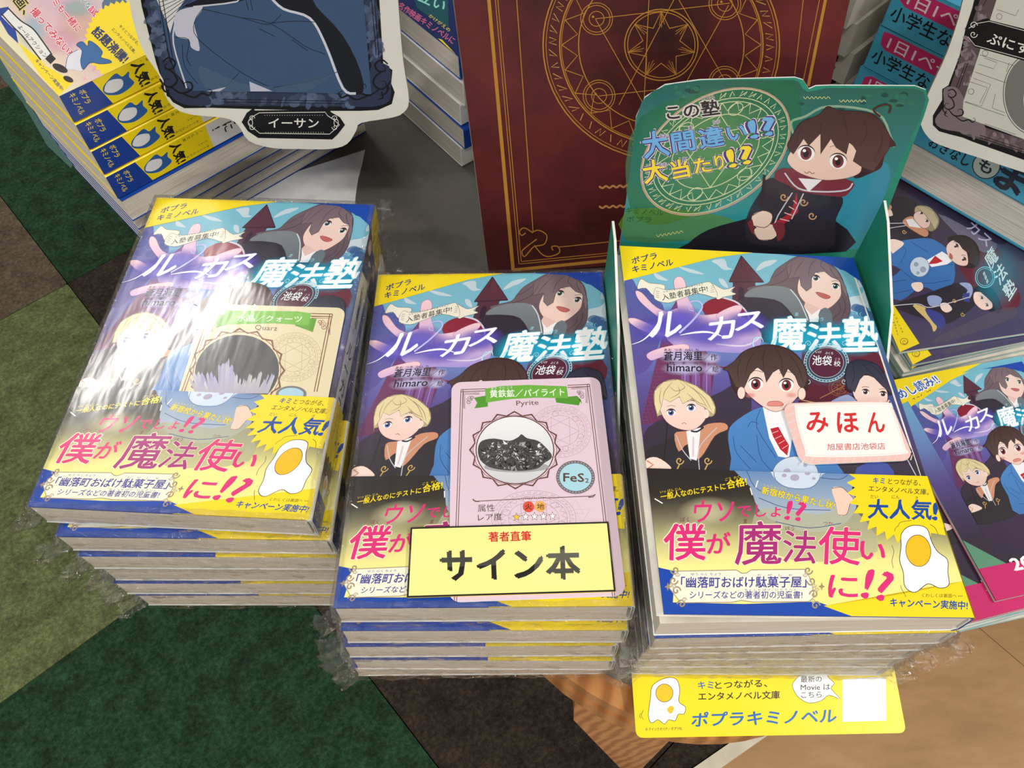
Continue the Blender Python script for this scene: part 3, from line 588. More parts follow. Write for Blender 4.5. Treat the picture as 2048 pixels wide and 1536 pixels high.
def join_art(name, parts, mat):
    vs, fs, cs = [], [], []
    for a, fn in parts:
        b = len(vs); vs += [fn(*p) for p in a.v] if fn else list(a.v); cs += a.c
        for f in a.f:
            p = [a.v[i] for i in f]; n = len(p); ar = sum(p[i][0]*p[(i+1) % n][1]-p[(i+1) % n][0]*p[i][1] for i in range(n))
            if abs(ar) > 1e-13: fs.append(tuple(i+b for i in (f if ar > 0 else f[::-1])))
    me = bpy.data.meshes.new(name); me.from_pydata(vs, [], fs); me.materials.append(MAT[mat])
    ca = me.color_attributes.new('Col', 'FLOAT_COLOR', 'POINT'); ca.data.foreach_set('color', [x for c in cs for x in c]); me.update(); return me
solid('cover_white', (238, 238, 236), .4); solid('blue_card', BLU, .35, .03); solid('yellow_card', YEL, .35, .03); solid('purple_card', (78, 62, 104), .4)
PR = {m: dict(cover=join_art('cover_print', [(_ca, None), (_sa, spine_fn(.0002))], m), band=join_art('band_print', [(_oa, None), (_osa, spine_fn(.0010))], m)) for m in ('print_gloss', 'print_wrapped')}
def shell(name, y0, y1, off, th, mats):
    # back cover, spine, front cover as one folded sheet with a thickness
    def prof(o):
        r = .0018; x1 = W+o; z1 = TB+o; z0 = -o*.2
        return [(0, z0), (x1-r, z0), (x1-r*.3, z0+r*.3), (x1, z0+r), (x1, z1-r), (x1-r*.3, z1-r*.3), (x1-r, z1), (W*.52, z1), (0, z1)]
    a_, b_ = prof(off), prof(off-th); n = len(a_); v = []; f = []; fm = []
    for y in (y0, y1):
        v += [(x, y, z) for x, z in a_]+[(x, y, z) for x, z in b_]
    m = 2*n
    for i in range(n-1):
        k = 0 if i == n-2 else (1 if i == n-3 else 2)
        f += [(i, i+1, i+1+m, i+m), (n+i+1, n+i, n+i+m, n+i+1+m), (n+i, n+i+1, i+1, i), (m+i, m+i+1, m+n+i+1, m+n+i)]; fm += [k]*4
    f += [(0, m, m+n, n), (n-1, 2*n-1, m+2*n-1, m+n-1)]; fm += [0, 0]
    return mesh(name, v, f, mats, fm)
ME = dict(pages=boxm('page_block', .0004, W-.0016, .0003, H-.0003, .0004, TB-.0004, ['pages']),
          cover=shell('cover', 0, H, 0, .00025, ['blue_card', 'yellow_card', 'cover_white']), band=shell('paper_band', -.0001, OH, .0009, .0002, ['blue_card', 'yellow_card', 'cover_white']))
def wrap_mesh(seed):
    R = random.Random(seed); v = []; f = []
    g = .0011; per = []
    def edge(x0, y0, x1, y1, n):
        for k in range(n): t = k/n; per.append((x0+(x1-x0)*t, y0+(y1-y0)*t))
    edge(-g, -g, W+g, -g, 46); edge(W+g, -g, W+g, H+g, 60); edge(W+g, H+g, -g, H+g, 30); edge(-g, H+g, -g, -g, 60)
    n = len(per); rows = [(-.0003+TB*q/9, 1, .0007 if 0 < q < 9 else .0002) for q in range(10)]+[(TB+.0012, 1.0, .0001), (TB+.00165, .985, 0), (TB+.0016, .975, 0)]
    cx, cy = W/2, H/2
    for z, s, am in rows:
        f1, f2, f3, ph = R.uniform(.12, .4), R.uniform(.5, 1.1), R.uniform(1.4, 2.2), R.uniform(0, 9)
        for k, (x, y) in enumerate(per):
            d_ = am*(1+.6*math.sin(k*f1+ph)+.5*math.sin(k*f2+2*ph)+.35*math.sin(k*f3)+R.uniform(-.35, .35)); ux = (x-cx)/(W/2); uy = (y-cy)/(H/2)
            if s < 1: dx = (1-s)*.11; X = x-math.copysign(min(abs(x-cx), dx+.0008*R.random()), x-cx); Y = y-math.copysign(min(abs(y-cy), dx+.0008*R.random()), y-cy)
            else: X = x+(d_*math.copysign(1, ux) if abs(ux) > 1 else 0); Y = y+(d_*math.copysign(1, uy) if abs(uy) > 1 else 0)
            v.append((X, Y, z))
    for r in range(len(rows)-1):
        for k in range(n): j = (k+1) % n; f.append((r*n+k, r*n+j, (r+1)*n+j, (r+1)*n+k))
    # crumpled heat-sealed corners
    for (x, y, dx, dy) in ((0, 0, -1, -.7), (W, 0, 1, -.6), (W, H, .8, 1), (0, H, -.8, .9)):
        b = len(v); K = 7; L = .006+.005*R.random()
        for i in range(K):
            for j in range(4):
                t = i/(K-1); u = j/3
                q = .007*(t-.5)
                v.append((x+dx*(L*u*(1-.5*abs(t-.5)))-dy*q+R.uniform(-1, 1)*.0011*u, y+dy*(L*u*(1-.5*abs(t-.5)))+dx*q+R.uniform(-1, 1)*.0011*u, .003+.009*R.random()*u+.004*(1-u)+(.002*math.sin(i*2.2))))
        for i in range(K-1):
            for j in range(3): f.append((b+i*4+j, b+i*4+j+1, b+(i+1)*4+j+1, b+(i+1)*4+j))
    return mesh('shrink_wrap', v, f, ['film'], smooth=True)
WR = [wrap_mesh(k) for k in range(4)]
def novel(m, label, group, wrapped=True, prints=True, band=True, wr=0):
    r = empty('novel', m); tag(r, label, 'book', group); pm = 'print_wrapped' if wrapped else 'print_gloss'
    link('page_block', ME['pages'], r); c = link('cover', ME['cover'], r)
    if prints: link('cover_print', PR[pm]['cover'], c)
    if band:
        o = link('paper_band', ME['band'], r)
        if prints: link('band_print', PR[pm]['band'], o)
    if wrapped: link('shrink_wrap', WR[wr % 4], r)
    return r
def pose(p, yaw, pitch=0, roll=0):
    return Matrix.Translation(p) @ Matrix.Rotation(yaw, 4, 'Z') @ Matrix.Rotation(pitch, 4, 'X') @ Matrix.Rotation(roll, 4, 'Y')

print('LAYERS', (_ca.z-TB)*1000, (_oa.z-TB)*1000, len(_ca.v), len(_oa.v))
# ================================================================ three stacks of the novel
def stack_pose(brx, bry, z, yaw):         # cover's lower right corner seen at a pixel
    p = onz(brx, bry, z); return p-Vector((math.cos(yaw), math.sin(yaw), 0))*W-Vector((0, 0, TB))
yaw = rad(-3.9)
# left stack, bottom up
Lbr = [(700, 1196), (696, 1170), (690, 1143), (672, 1115), (654, 1080), None]
Lbl = [(273, 1191), (228, 1167), (203, 1138), (158, 1113), (113, 1074), None]
LL = ['wrapped blue and yellow novel at the very bottom of the left stack', 'wrapped novel second from the bottom of the left stack', 'wrapped novel third from the bottom of the left stack',
      'wrapped novel third from the top of the left stack', 'wrapped novel just under the top one of the left stack, spine showing', 'shrink-wrapped novel on top of the left stack, with a cream quartz card']
for k in range(5):
    z = TZ+k*TP+TB+.0004; p = onz(*Lbl[k], z)-Vector((0, 0, TB))
    dq = onz(Lbl[k][0]+565, Lbl[k][1]+565*(0, 0, .002, .004, .014)[k], z)-onz(*Lbl[k], z)
    novel(pose(p, math.atan2(dq.y, dq.x)), LL[k], 'shrink-wrapped novels in the left stack', prints=k > 3, wr=k)
LT = pose(Vector((-.193, .1347, -.2918+CZ-TB)), yaw, 0, 0); bookL = novel(LT, LL[5], 'shrink-wrapped novels in the left stack', wr=2)
# middle stack
ML = ['wrapped novel at the very bottom of the middle stack', 'wrapped novel second from the bottom of the middle stack', 'wrapped novel in the middle of the middle stack', 'wrapped novel right under the top one of the middle stack', 'shrink-wrapped novel on top of the middle stack, under the pink card and yellow sign']
Mbl = [(706, 1336), (704, 1321), (687, 1296), (682, 1265)]
for k in range(4):
    t = rad(-.58*(k+1)); zr = TZ+k*TP+.0004; zf = zr+H*math.sin(-t)
    p = onz(*Mbl[k], zf+TB); p.z -= TB
    novel(pose(p, rad(-.8+(.4, -.3, .2, 0)[k]), t), ML[k], 'shrink-wrapped novels in the middle stack', prints=k > 2, wr=k+1)
MT = pose(Vector((-.0687, .0938, CZ-.2997-TB)), rad(-.71), rad(-2.91), rad(-.5)); bookM = novel(MT, ML[4], 'shrink-wrapped novels in the middle stack', wr=1)
# right stack, in the cardboard display tray
BASE = TZ+.0045
RL = ['wrapped novel at the bottom of the right stack, just above the yellow strip card', 'wrapped novel second from the bottom of the right stack', 'wrapped novel third from the bottom of the right stack', 'wrapped novel third from the top of the right stack', 'wrapped novel with a yellow fore-edge band, right under the open sample copy']
Rbl = [(1272, 1332), (1276, 1318), (1284, 1303), (1296, 1290), (1310, 1277)]
for k in range(5):
    z = BASE+k*TP+.0004; p = onz(*Rbl[k], z+TB)-Vector((0, 0, TB))
    novel(pose(p, rad((-1.2, -.8, -.5, 0, .2)[k])), RL[k], 'wrapped novels in the right stack', prints=k > 3, wr=k+2)
# the open sample copy: body flat, front cover lifted about the spine
zb = BASE+5*TP+.0003
pR = Vector((.0515, .0835, CZ+zb)); smp = empty('novel', pose(pR, rad(.1), rad(-.3))); tag(smp, 'unwrapped sample novel with its front cover slightly open, top of the right stack', 'book')
link('page_block', ME['pages'], smp)
lift = Matrix.Translation((W, 0, TB)) @ Matrix.Rotation(rad(5.6), 4, 'Y') @ Matrix.Translation((-W, 0, -TB))
def sample_cover(name, y0, y1, off, th):
    v = []; f = []; sec = []
    pts = [(0, -off), (W+off-.002, -off), (W+off, .002), (W+off, TB-.003), (W+off-.0012, TB+off)]
    for k in range(1, 11):                       # lifted panel, gently bowed
        x = (W-.001)*(1-k/10); u = (W-x); pts.append((x, TB+off+u*math.tan(rad(5.6))))
    n = len(pts)
    for y in (y0, y1):
        for x, z in pts: v.append((x, y, z))
        for i, (x, z) in enumerate(pts):
            q0 = pts[max(0, i-1)]; q1 = pts[min(n-1, i+1)]; tx, tz = q1[0]-q0[0], q1[1]-q0[1]; d_ = math.hypot(tx, tz); v.append((x-tz/d_*th, y, z+tx/d_*th))
    m_ = 2*n
    for i in range(n-1):
        f += [(i, i+1, i+1+m_, i+m_), (n+i+1, n+i, n+i+m_, n+i+1+m_), (n+i, n+i+1, i+1, i), (m_+i, m_+i+1, m_+n+i+1, m_+n+i)]
    f += [(0, m_, m_+n, n), (n-1, 2*n-1, m_+2*n-1, m_+n-1)]
    return mesh(name, v, f, ['cover_white' if name == 'cover' else 'blue_card'])
co = link('cover', sample_cover('cover', 0, H, 0, .0004), smp); bo = link('paper_band', sample_cover('paper_band', -.0001, OH, .0009, .0003), smp)
def bowed(x, y, z):
    u = W-x; a_ = rad(5.6); return (x, y, z+u*math.tan(a_))
link('cover_print', join_art('cover_print', [(_ca, bowed), (_sa, spine_fn(.0002))], 'print_gloss'), co)
link('band_print', join_art('band_print', [(_oa, bowed), (_osa, spine_fn(.0010))], 'print_gloss'), bo)
# its first pages, curled up a little
lv = []; lf = []
for i in range(13):
    x = W*(1-i/12)-.002; z = TB+.0003+.0075*((i/12)**2.2)
    lv += [(x, .0005, z), (x, H-.0005, z-.002*(i/12))]
for i in range(12): lf.append((2*i, 2*i+1, 2*i+3, 2*i+2))
solid('paper_leaf', (232, 228, 218), .7); link('loose_leaf', mesh('loose_leaf', lv, lf, ['paper_leaf']), smp)['label'] = 'first leaf curling up under the open cover'

# ================================================================ cards and signs lying on the books
def top_frame(m, off):
    r = m.to_3x3(); return Frame(m.translation+r@Vector((0, 0, TB+off)), r@Vector((1, 0, 0)), r@Vector((0, 1, 0)))
def flat_card(name, fr, corners, r, th, edge, label, cat, art_fn, mat='print_gloss', group=None, rect=True):
    pl = [Vector(fr.l(*c)) for c in corners]                 # TL TR BR BL
    o = pl[3]; X = (pl[2]-pl[3]+pl[1]-pl[0]).normalized(); Y = Vector((-X.y, X.x))
    w_ = ((pl[2]-pl[3]).length+(pl[1]-pl[0]).length)/2; h_ = ((pl[0]-pl[3]).length+(pl[1]-pl[2]).length)/2
    c = sum(pl, Vector((0, 0)))/4; o = c-X*w_/2-Y*h_/2
    F2 = Frame(fr.o+fr.X*o.x+fr.Y*o.y, fr.X*X.x+fr.Y*X.y, fr.X*Y.x+fr.Y*Y.y)
    root = empty(name, F2.mat()); tag(root, label, cat, group)
    b = link('card_board', prism('card_board', rrect(0, 0, w_, h_, r, 5), 0, th, [edge]), root)
    mp = hmat(corners, [(0, h_), (w_, h_), (w_, 0), (0, 0)])
    a = Art(mp, (0, 0, w_, h_), z0=th+2e-5); art_fn(a, w_, h_)
    a.build('print', mat, b); return root
def scroll_corner(a, x, y, s, t, c, k=1.0, fx=None):
    for d_ in (0, 9*k):
        a.line([(x+s*d_, y+t*110*k), (x+s*d_, y+t*d_), (x+s*110*k, y+t*d_)], 3.4*k, c)
    curl(a, x+s*34*k, y+t*62*k, 17*k, c, 3.6*k, s, t); curl(a, x+s*62*k, y+t*34*k, 17*k, c, 3.6*k, s, t, start=1.5)
    a.line([(x+s*44*k, y+t*20*k), (x+s*60*k, y+t*44*k), (x+s*44*k, y+t*62*k), (x+s*22*k, y+t*44*k)], 3.4*k, c, 0, True); a.ring(x+s*43*k, y+t*43*k, 7*k, 7*k, 2.5*k, c, 0, 10)
def magic_circle(a, cx, cy, r, ry, c, w, al=.5, rot=0, st=7, letters=True):
    for q in (1, .86, .80, .60): a.ring(cx, cy, r*q, r*q*ry, w, c, rot, 48, al)
    P = lambda q, t: (cx+r*q*math.cos(t)*math.cos(rad(rot))-r*q*ry*math.sin(t)*math.sin(rad(rot)), cy+r*q*math.cos(t)*math.sin(rad(rot))+r*q*ry*math.sin(t)*math.cos(rad(rot)))
    for k in range(6): a.line([P(.6, k*math.tau/6), P(.6, (k+2)*math.tau/6)], w, c, a=al)
    for k in range(24):
        t = k*math.tau/24; a.line([P(.80, t), P(.66, t+.13), P(.80, t+.26)], w, c, a=al)
    for k in range(6): x, y = P(.68, k*math.tau/6+.3); a.ring(x, y, r*.1, r*.1*ry, w, c, rot, 16, al)
    if letters:
        R = random.Random(3)
        for k in range(40):
            t = k*math.tau/40; p0, p1 = P(.88, t), P(.97, t+.02); p2, p3 = P(.9, t+.07), P(.96, t+.09)
            a.line([p0, p1, p2] if R.random() < .5 else [p1, p0, p3, p2], w, c, a=al)
def mineral_card(base, ink, photo, name_jp, name_la, pyr):
    def f(a, w_, h_):
        a.poly(rrect(.00005, .00005, w_-.00005, h_-.00005, .0045, 5), base, loc=True)
        if pyr: a.C(640, 520, 2.7424)
        else: a.C(0, 380, 2.1949)
        if pyr:
            IN = (104, 66, 58); LG = (206, 178, 192)
            magic_circle(a, 1325, 950, 170, .86, LG, 2.4, .8); magic_circle(a, 1170, 1430, 230, .66, LG, 3, .8)
            a.line([(1400, 1330), (1360, 1400), (1440, 1405)], 2.4, LG, 0, True, .9); a.line([(1400, 1380), (1480, 1382), (1425, 1460)], 2.4, LG, 0, True, .9)
            for d_ in (0, 12): a.line([(776+d_, 718), (744+d_, 1500), (735+d_, 1900)], 4, IN); a.line([(1480+d_, 686), (1548+d_, 1420), (1590+d_, 1900)], 4, IN)
            for d_ in (0, 12): a.line([(776, 716+d_), (920, 711+d_)], 4, IN); a.line([(1370, 693+d_), (1492, 686+d_)], 4, IN)
            scroll_corner(a, 790, 735, 1, 1, IN, .8); scroll_corner(a, 1478, 705, -1, 1, IN, .8)
            GR = (110, 178, 66)
            a.poly([(848, 762), (925, 748), (925, 812), (850, 822), (866, 790)], (84, 150, 50)); a.poly([(1300, 765), (1420, 752), (1448, 800), (1442, 775), (1430, 806), (1305, 790)], (84, 150, 50))
            a.poly([(910, 712), (1000, 696), (1150, 690), (1365, 698), (1372, 766), (1200, 762), (1050, 770), (915, 790)], GR)
            a.text(name_jp, 938, 762, 1352, 752, 44, (250, 252, 244), .015); a.text('おう  てつ  こう', 945, 716, 1062, 710, 13, (250, 252, 244))
            a.text(name_la, 1084, 816, 1208, 810, 36, (104, 74, 60))
            a.starburst(1072, 1055, 232, 258, 16, base, .86, 0); pts = a.starburst(1072, 1055, 228, 254, 16, IN, .86); a.starburst(1072, 1055, 221, 243, 16, base, .86); a.ring(1072, 1055, 232, 196, 3, IN, 0, 16)
            a.ell(1072, 1055, 214, 188, (238, 238, 240), 0, 44, 1, (206, 206, 210)); a.ring(1072, 1055, 214, 188, 6, IN, 0, 44)
            R = random.Random(5)
            a.ell(1080, 1150, 180, 30, (176, 176, 180), 0, 24, .7)
            body = [(868, 1050), (890, 1005), (960, 992), (1040, 1005), (1090, 985), (1110, 968), (1140, 990), (1200, 1005), (1250, 1050), (1276, 1095), (1230, 1130), (1190, 1160), (1100, 1172), (1000, 1166), (930, 1150), (880, 1110)]
            a.poly(body, (72, 70, 70), 3)
            for k in range(420):
                t = R.random()*math.tau; q = math.sqrt(R.random()); x = 1070+190*q*math.cos(t); y = 1085+78*q*math.sin(t); s_ = R.uniform(5, 20)
                g_ = R.choice((20, 34, 50, 90, 120, 160, 200, 236)) if y < 1120 else R.choice((16, 28, 44, 70, 110, 150))
                a.poly([(x+R.uniform(-s_, s_), y+R.uniform(-s_, s_)) for _ in range(3)], (g_, g_, g_+2))
            a.ell(1402, 1206, 106, 92, (116, 110, 116), 0, 36); a.ell(1402, 1206, 88, 76, (170, 216, 228), 0, 36)
            for k in range(36): t = k*math.tau/36; a.ell(1402+97*math.cos(t), 1206+84*math.sin(t), 2.6, 2.6, (230, 220, 226), 0, 6)
            a.text('FeS', 1336, 1230, 1448, 1232, 46, (96, 70, 60), .03); a.text('2', 1454, 1236, 1474, 1236, 24, (96, 70, 60), .02)
            a.line([(838, 1332), (860, 1338), (1100, 1325)], 3.5, IN); a.line([(1240, 1320), (1480, 1310), (1508, 1302)], 3.5, IN)
            for k in range(14): a.ell(1106+k*10, 1324-k*.4, 3.6, 3.6, IN, 0, 8)
            a.line([(838, 1326), (850, 1338), (872, 1340)], 5, IN); a.line([(1508, 1300), (1495, 1314), (1470, 1316)], 5, IN)
            a.text('属性', 866, 1396, 958, 1392, 40, (70, 56, 56)); a.text('レア度', 866, 1446, 998, 1440, 38, (70, 56, 56))
            a.ell(1142, 1368, 31, 30, (222, 84, 60)); a.ell(1206, 1366, 31, 30, (236, 176, 96)); a.text('火', 1124, 1384, 1160, 1384, 32, (60, 20, 16), .01); a.text('地', 1188, 1382, 1228, 1382, 32, (60, 30, 16), .01)
            for k in range(5):
                x, y = 1076+k*49, 1424-k*1.4; a.starburst(x, y, 11, 26, 5, (110, 100, 100), .92, -90); a.starburst(x, y, 8, 20, 5, (246, 206, 50) if k == 0 else (252, 252, 252), .92, -90)
        else:
            IN = (128, 78, 56); LG = (214, 198, 164)
            magic_circle(a, 1290, 740, 120, .9, LG, 2.4, .8)
            for d_ in (0, 12): a.line([(1455-d_, 548), (1395-d_, 890)], 4, IN); a.line([(905+d_, 540), (810+d_, 890)], 4, IN); a.line([(1340, 545+d_), (1455, 548+d_)], 4, IN); a.line([(905, 538+d_), (960, 540+d_)], 4, IN)
            scroll_corner(a, 1445, 560, -1, 1, IN, .75); scroll_corner(a, 918, 552, 1, 1, IN, .7)
            a.poly([(940, 560), (975, 545), (1000, 590), (940, 610)], (96, 158, 44)); a.poly([(1290, 560), (1385, 570), (1370, 630), (1290, 600)], (96, 158, 44)); a.poly([(975, 530), (1300, 535), (1360, 545), (1350, 600), (1200, 590), (960, 595)], (118, 184, 60))
            a.text(name_jp, 1030, 580, 1320, 586, 30, (246, 250, 236), .01); a.text(name_la, 1112, 622, 1212, 628, 26, (110, 76, 56))
            a.starburst(1045, 800, 190, 212, 16, IN, .9); a.starburst(1045, 800, 184, 202, 16, base, .9); a.ring(1045, 800, 192, 172, 3, IN)
            a.ell(1045, 800, 184, 158, (66, 66, 70), 0, 44, 1, (92, 90, 92))
            R = random.Random(9)
            for k in range(46):
                x = 880+k*6.6; hgt = 30+R.random()*60+70*math.exp(-((x-1000)/26)**2); lean_ = (x-1040)*.22; wv = R.uniform(6, 12)
                a.poly([(x-wv, 900), (x+wv, 900), (x+lean_+wv*.5, 900-hgt), (x+lean_, 890-hgt), (x+lean_-wv*.5, 902-hgt)], (R.randint(176, 226),)*2+(R.randint(206, 234),), 0, .8, c2=(196, 186, 204))
            a.ell(1285, 900, 66, 34, (120, 120, 118)); a.ell(1285, 900, 54, 26, (170, 206, 226))
        a.line([], 1, IN) if False else None
    return f
FM = top_frame(MT, .0019)
flat_card('mineral_card', FM, [(904, 766), (1205, 755), (1245, 1192), (897, 1206)], .0045, .0005, 'cover_white', 'pink pyrite trading card with a photographed grey rock, on the middle novel', 'card', mineral_card((226, 202, 216), None, None, '黄鉄鉱／パイライト', 'Pyrite', True))
FL = top_frame(LT, .00055)
flat_card('mineral_card', FL, [(404, 607), (690, 617), (650, 840), (352, 832)], .0045, .0001, 'cover_white', 'cream quartz trading card with white crystals, tucked behind the band of the left novel', 'card', mineral_card((226, 212, 176), None, None, '水晶／クォーツ', 'Quarz', False), mat='print_wrapped')
FM2 = top_frame(MT, .0026)
def sign_art(a, w_, h_):
    b = .0007; a.poly([(0, 0), (w_, 0), (w_, h_), (0, h_)], (34, 32, 30), loc=True); a.poly([(b, b), (w_-b, b), (w_-b, h_-b), (b, h_-b)], (246, 236, 148), loc=True)
    a.C(640, 940, 2.5765)
    a.text('著者直筆', 870, 372, 1088, 366, 50, (206, 40, 36), .03); a.text('サイン本', 626, 576, 1338, 560, 164, (30, 29, 29), .05)
    a.poly([(1105, 416), (1350, 408), (1362, 588), (1100, 610)], (252, 248, 220), 0, .07); a.poly([(455, 414), (1500, 376), (1510, 470), (450, 510)], (252, 248, 220), 0, .05)
flat_card('sign', FM2, [(823, 1056), (1217, 1044), (1231, 1184), (812, 1196)], .0003, .0004, 'yellow_card', 'pale yellow paper sign with a black border and large katakana, taped across the middle novel', 'sign', sign_art, 'print_matte')
rr = (smp.matrix_world @ lift); FR = top_frame(rr, .0012)
def mihon_art(a, w_, h_):
    a.poly(rrect(0, 0, w_, h_, .005, 5), (238, 196, 188), loc=True)
    a.C(1220, 460, 2.768)
    for k in range(14): a.line([(960+k*50, 940), (930+k*50, 990)], 13, (248, 224, 216), a=.8); a.line([(1080+k*45, 1250), (1060+k*45, 1300)], 10, (248, 224, 216), a=.8)
    for k in range(7): a.line([(975, 990+k*45), (1030, 970+k*45)], 11, (248, 224, 216), a=.8); a.line([(1590, 990+k*45), (1650, 965+k*45)], 11, (248, 224, 216), a=.8)
    q = a.epts(1312, 1117, 282, 152, 5, 40)
    def sup(x, y): return x, y
    a.poly([(1020, 1000), (1080, 972), (1540, 960), (1575, 1000), (1615, 1200), (1590, 1250), (1130, 1262), (1075, 1220)], (250, 246, 242), 4); a.line([(1030, 1006), (1085, 980), (1535, 968), (1568, 1004), (1606, 1198), (1584, 1243), (1134, 1254), (1082, 1214)], 2, (226, 206, 196), 4, True)
    for t, x0, x1 in (('み', 1088, 1205), ('ほ', 1258, 1372), ('ん', 1425, 1520)): a.text(t, x0, 1132, x1, 1130, 112, (212, 46, 44), .035)
    a.text('旭屋書店池袋店', 1196, 1228, 1510, 1224, 36, (206, 70, 66), .005)
flat_card('sample_tag', FR, [(1561, 809), (1786, 801), (1820, 922), (1602, 930)], .005, .0006, 'cover_white', 'laminated pink and white sample tag with red hiragana on the open novel', 'tag', mihon_art)
# ================================================================ cardboard display tray with its green header card
ty = rad(.1); to = Vector((.0485, .0805, CZ+TZ+.0003)); tray = empty('display_tray', pose(to, ty)); tag(tray, 'green cardboard display tray with an illustrated header card, holding the right stack', 'display box')
TW, TD = .120, .182
solid('tray_green', (36, 140, 116), .45, .08, 20, .05); solid('tray_edge', (224, 226, 220), .6)
link('tray_floor', boxm('tray_floor', -.0, TW, .012, TD, 0, .0038, ['tray_edge']), tray)
def wall(x0, x1, pts):
    me = prism('side_wall', pts, 0, x1-x0, ['tray_green', 'tray_edge'], side=1)
    m = Matrix(((0, 0, 1, x0), (1, 0, 0, 0), (0, 1, 0, 0), (0, 0, 0, 1)))
    return link('side_wall', me, tray, m)
zt_ = -TZ-.0003
def zz(z): return z-TZ-.0003
wall(-.0012, 0, [(.04, .004), (TD, .004), (TD, zz(-.268)), (TD-.012, zz(-.268)), (TD-.05, zz(-.285)), (.08, zz(-.33)), (.04, zz(-.375))])
wall(TW, TW+.0012, [(.06, .004), (TD, .004), (TD, zz(-.258)), (TD-.010, zz(-.261)), (TD-.045, zz(-.281)), (.10, zz(-.32)), (.06, zz(-.375))])
HB = tray.matrix_world @ Vector((0, TD+.0004, 0)); hf = upright((HB.x, HB.y, CZ), ty, rad(4))
hf = Frame(Vector((HB.x, HB.y, CZ))+hf.Y*0, hf.X, hf.Y); hf.o = Vector((HB.x, HB.y+.0, CZ+TZ))
hp = [(1238, 500), (1268, 300), (1272, 235), (1290, 195), (1330, 170), (1400, 160), (1590, 155), (1606, 160), (1618, 178), (1632, 172), (1660, 171), (1830, 172), (1852, 180), (1858, 200), (1848, 232), (1745, 500)]
hl = [hf.l(*p) for p in hp]; hl = [(hl[-1][0], .0), (hl[0][0], .0)][::-1]+[]+hl[::-1] if False else [(0, 0)]+hl+[(TW, 0)]
hd = link('header_card', prism('header_card', hl, -.0007, 0, ['tray_green', 'tray_edge'], side=1), tray, tray.matrix_world.inverted() @ hf.mat())
def header_art(a):
    a.C(1200, 130, 2.9257)
    gp = [(122, 1035), (148, 820), (203, 400), (216, 300), (246, 210), (316, 148), (434, 108), (600, 92), (1130, 86), (1162, 98), (1186, 136), (1213, 157), (1262, 149), (1322, 134), (1838, 137), (1892, 156), (1906, 202), (1878, 300), (1560, 1000), (1540, 1080)]
    a.poly(gp, (22, 96, 84), c2=(44, 150, 160)); 
    R = random.Random(4)
    for k in range(60):
        x = R.uniform(430, 1840); y = R.uniform(165 if x > 1150 else 125, 260); a.ell(x, y, R.uniform(10, 26), R.uniform(8, 16), (60, 150, 120) if R.random() < .6 else (20, 70, 70), 0, 10, .45)
    a.poly([(240, 300), (900, 120), (1150, 120), (1100, 500), (500, 900), (180, 850)], (30, 130, 90), 4, .5); a.poly([(160, 840), (600, 860), (820, 930), (700, 1000), (480, 1030), (150, 1026)], (110, 160, 40), 2, .45)
    a.poly([(1380, 720), (1600, 560), (1700, 640), (1560, 980), (1380, 940)], (60, 160, 190), 3, .7)
    a.blob(670, 500, 460, 400, (150, 210, 120), .35, 0)
    magic_circle(a, 675, 505, 470, .66, (236, 236, 190), 5, .75, -33)
    a.ring(675, 505, 478, 318, 9, (240, 190, 170), -33, 48, .6)
    K = (34, 28, 26); GL = (222, 214, 210)
    a.text('この', 395, 316, 582, 298, 70, K, .03, out=GL, ow=.11); a.text('塾', 598, 298, 702, 284, 88, K, .035, out=GL, ow=.1); a.text('じゅく', 598, 206, 670, 190, 24, K, .02, out=GL, ow=.1)
    PU, BB, YY = (70, 50, 120), (110, 180, 230), (250, 224, 50)
    for t, x0, y0, x1, y1, h, c in (('大', 262, 546, 408, 524, 150, BB), ('間', 432, 512, 560, 492, 112, BB), ('違', 588, 488, 728, 462, 112, BB), ('い', 756, 442, 862, 420, 78, BB), ('!?', 886, 428, 1030, 400, 104, BB),
                               ('大', 264, 694, 398, 672, 130, YY), ('当', 430, 668, 530, 648, 108, YY), ('た', 556, 632, 652, 618, 84, YY), ('り', 684, 612, 732, 600, 84, YY), ('!?', 762, 598, 900, 566, 104, YY)):
        a.text(t, x0, y0, x1, y1, h, (240, 226, 230), .14); a.text(t, x0, y0, x1, y1, h, PU, .105); a.text(t, x0, y0, x1, y1, h, c, .035)
    for t, x, y in (('おお', 350, 426), ('ま', 520, 380), ('ちが', 660, 346), ('おお', 348, 594), ('あ', 484, 562)): a.text(t, x, y, x+22*len(t), y-4, 24, (44, 60, 130), .03, out=(240, 226, 230), ow=.1)
    a.text('キミノベル', 150, 866, 370, 880, 34, (16, 90, 70), .0, a=.6); a.text('ポプラ', 155, 916, 300, 920, 34, (16, 90, 70), .0, a=.6)
    for k in range(3):
        x, y = (1190, 1400, 330)[k], (190, 210, 1000)[k]; a.line([(x+i*12, y+(7 if i % 2 else -7)-(i*2 if k == 2 else 0)) for i in range(14)], 4, (220, 226, 150), 3, a=.8)
    # generic young student in a dark cloak
    CK = (44, 38, 48)
    a.line([(1130, 400), (1120, 330), (1200, 300), (1340, 240), (1620, 280), (1700, 420), (1720, 480)], 14, (190, 224, 190), 4, a=.5)
    a.poly([(520, 1040), (640, 960), (850, 900), (1000, 860), (1360, 900), (1440, 1090), (520, 1090)], (32, 28, 40), 3)
    a.poly([(1000, 660), (940, 740), (870, 860), (850, 980), (930, 1050), (1330, 1080), (1380, 900), (1420, 780), (1300, 700)], CK, 4)
    a.poly([(1070, 600), (1020, 660), (1100, 700), (1180, 740), (1400, 770), (1460, 740), (1480, 680), (1300, 640)], (122, 44, 56), 3); a.line([(1080, 630), (1160, 720), (1300, 740), (1440, 730), (1478, 690)], 9, (206, 206, 214), 4)
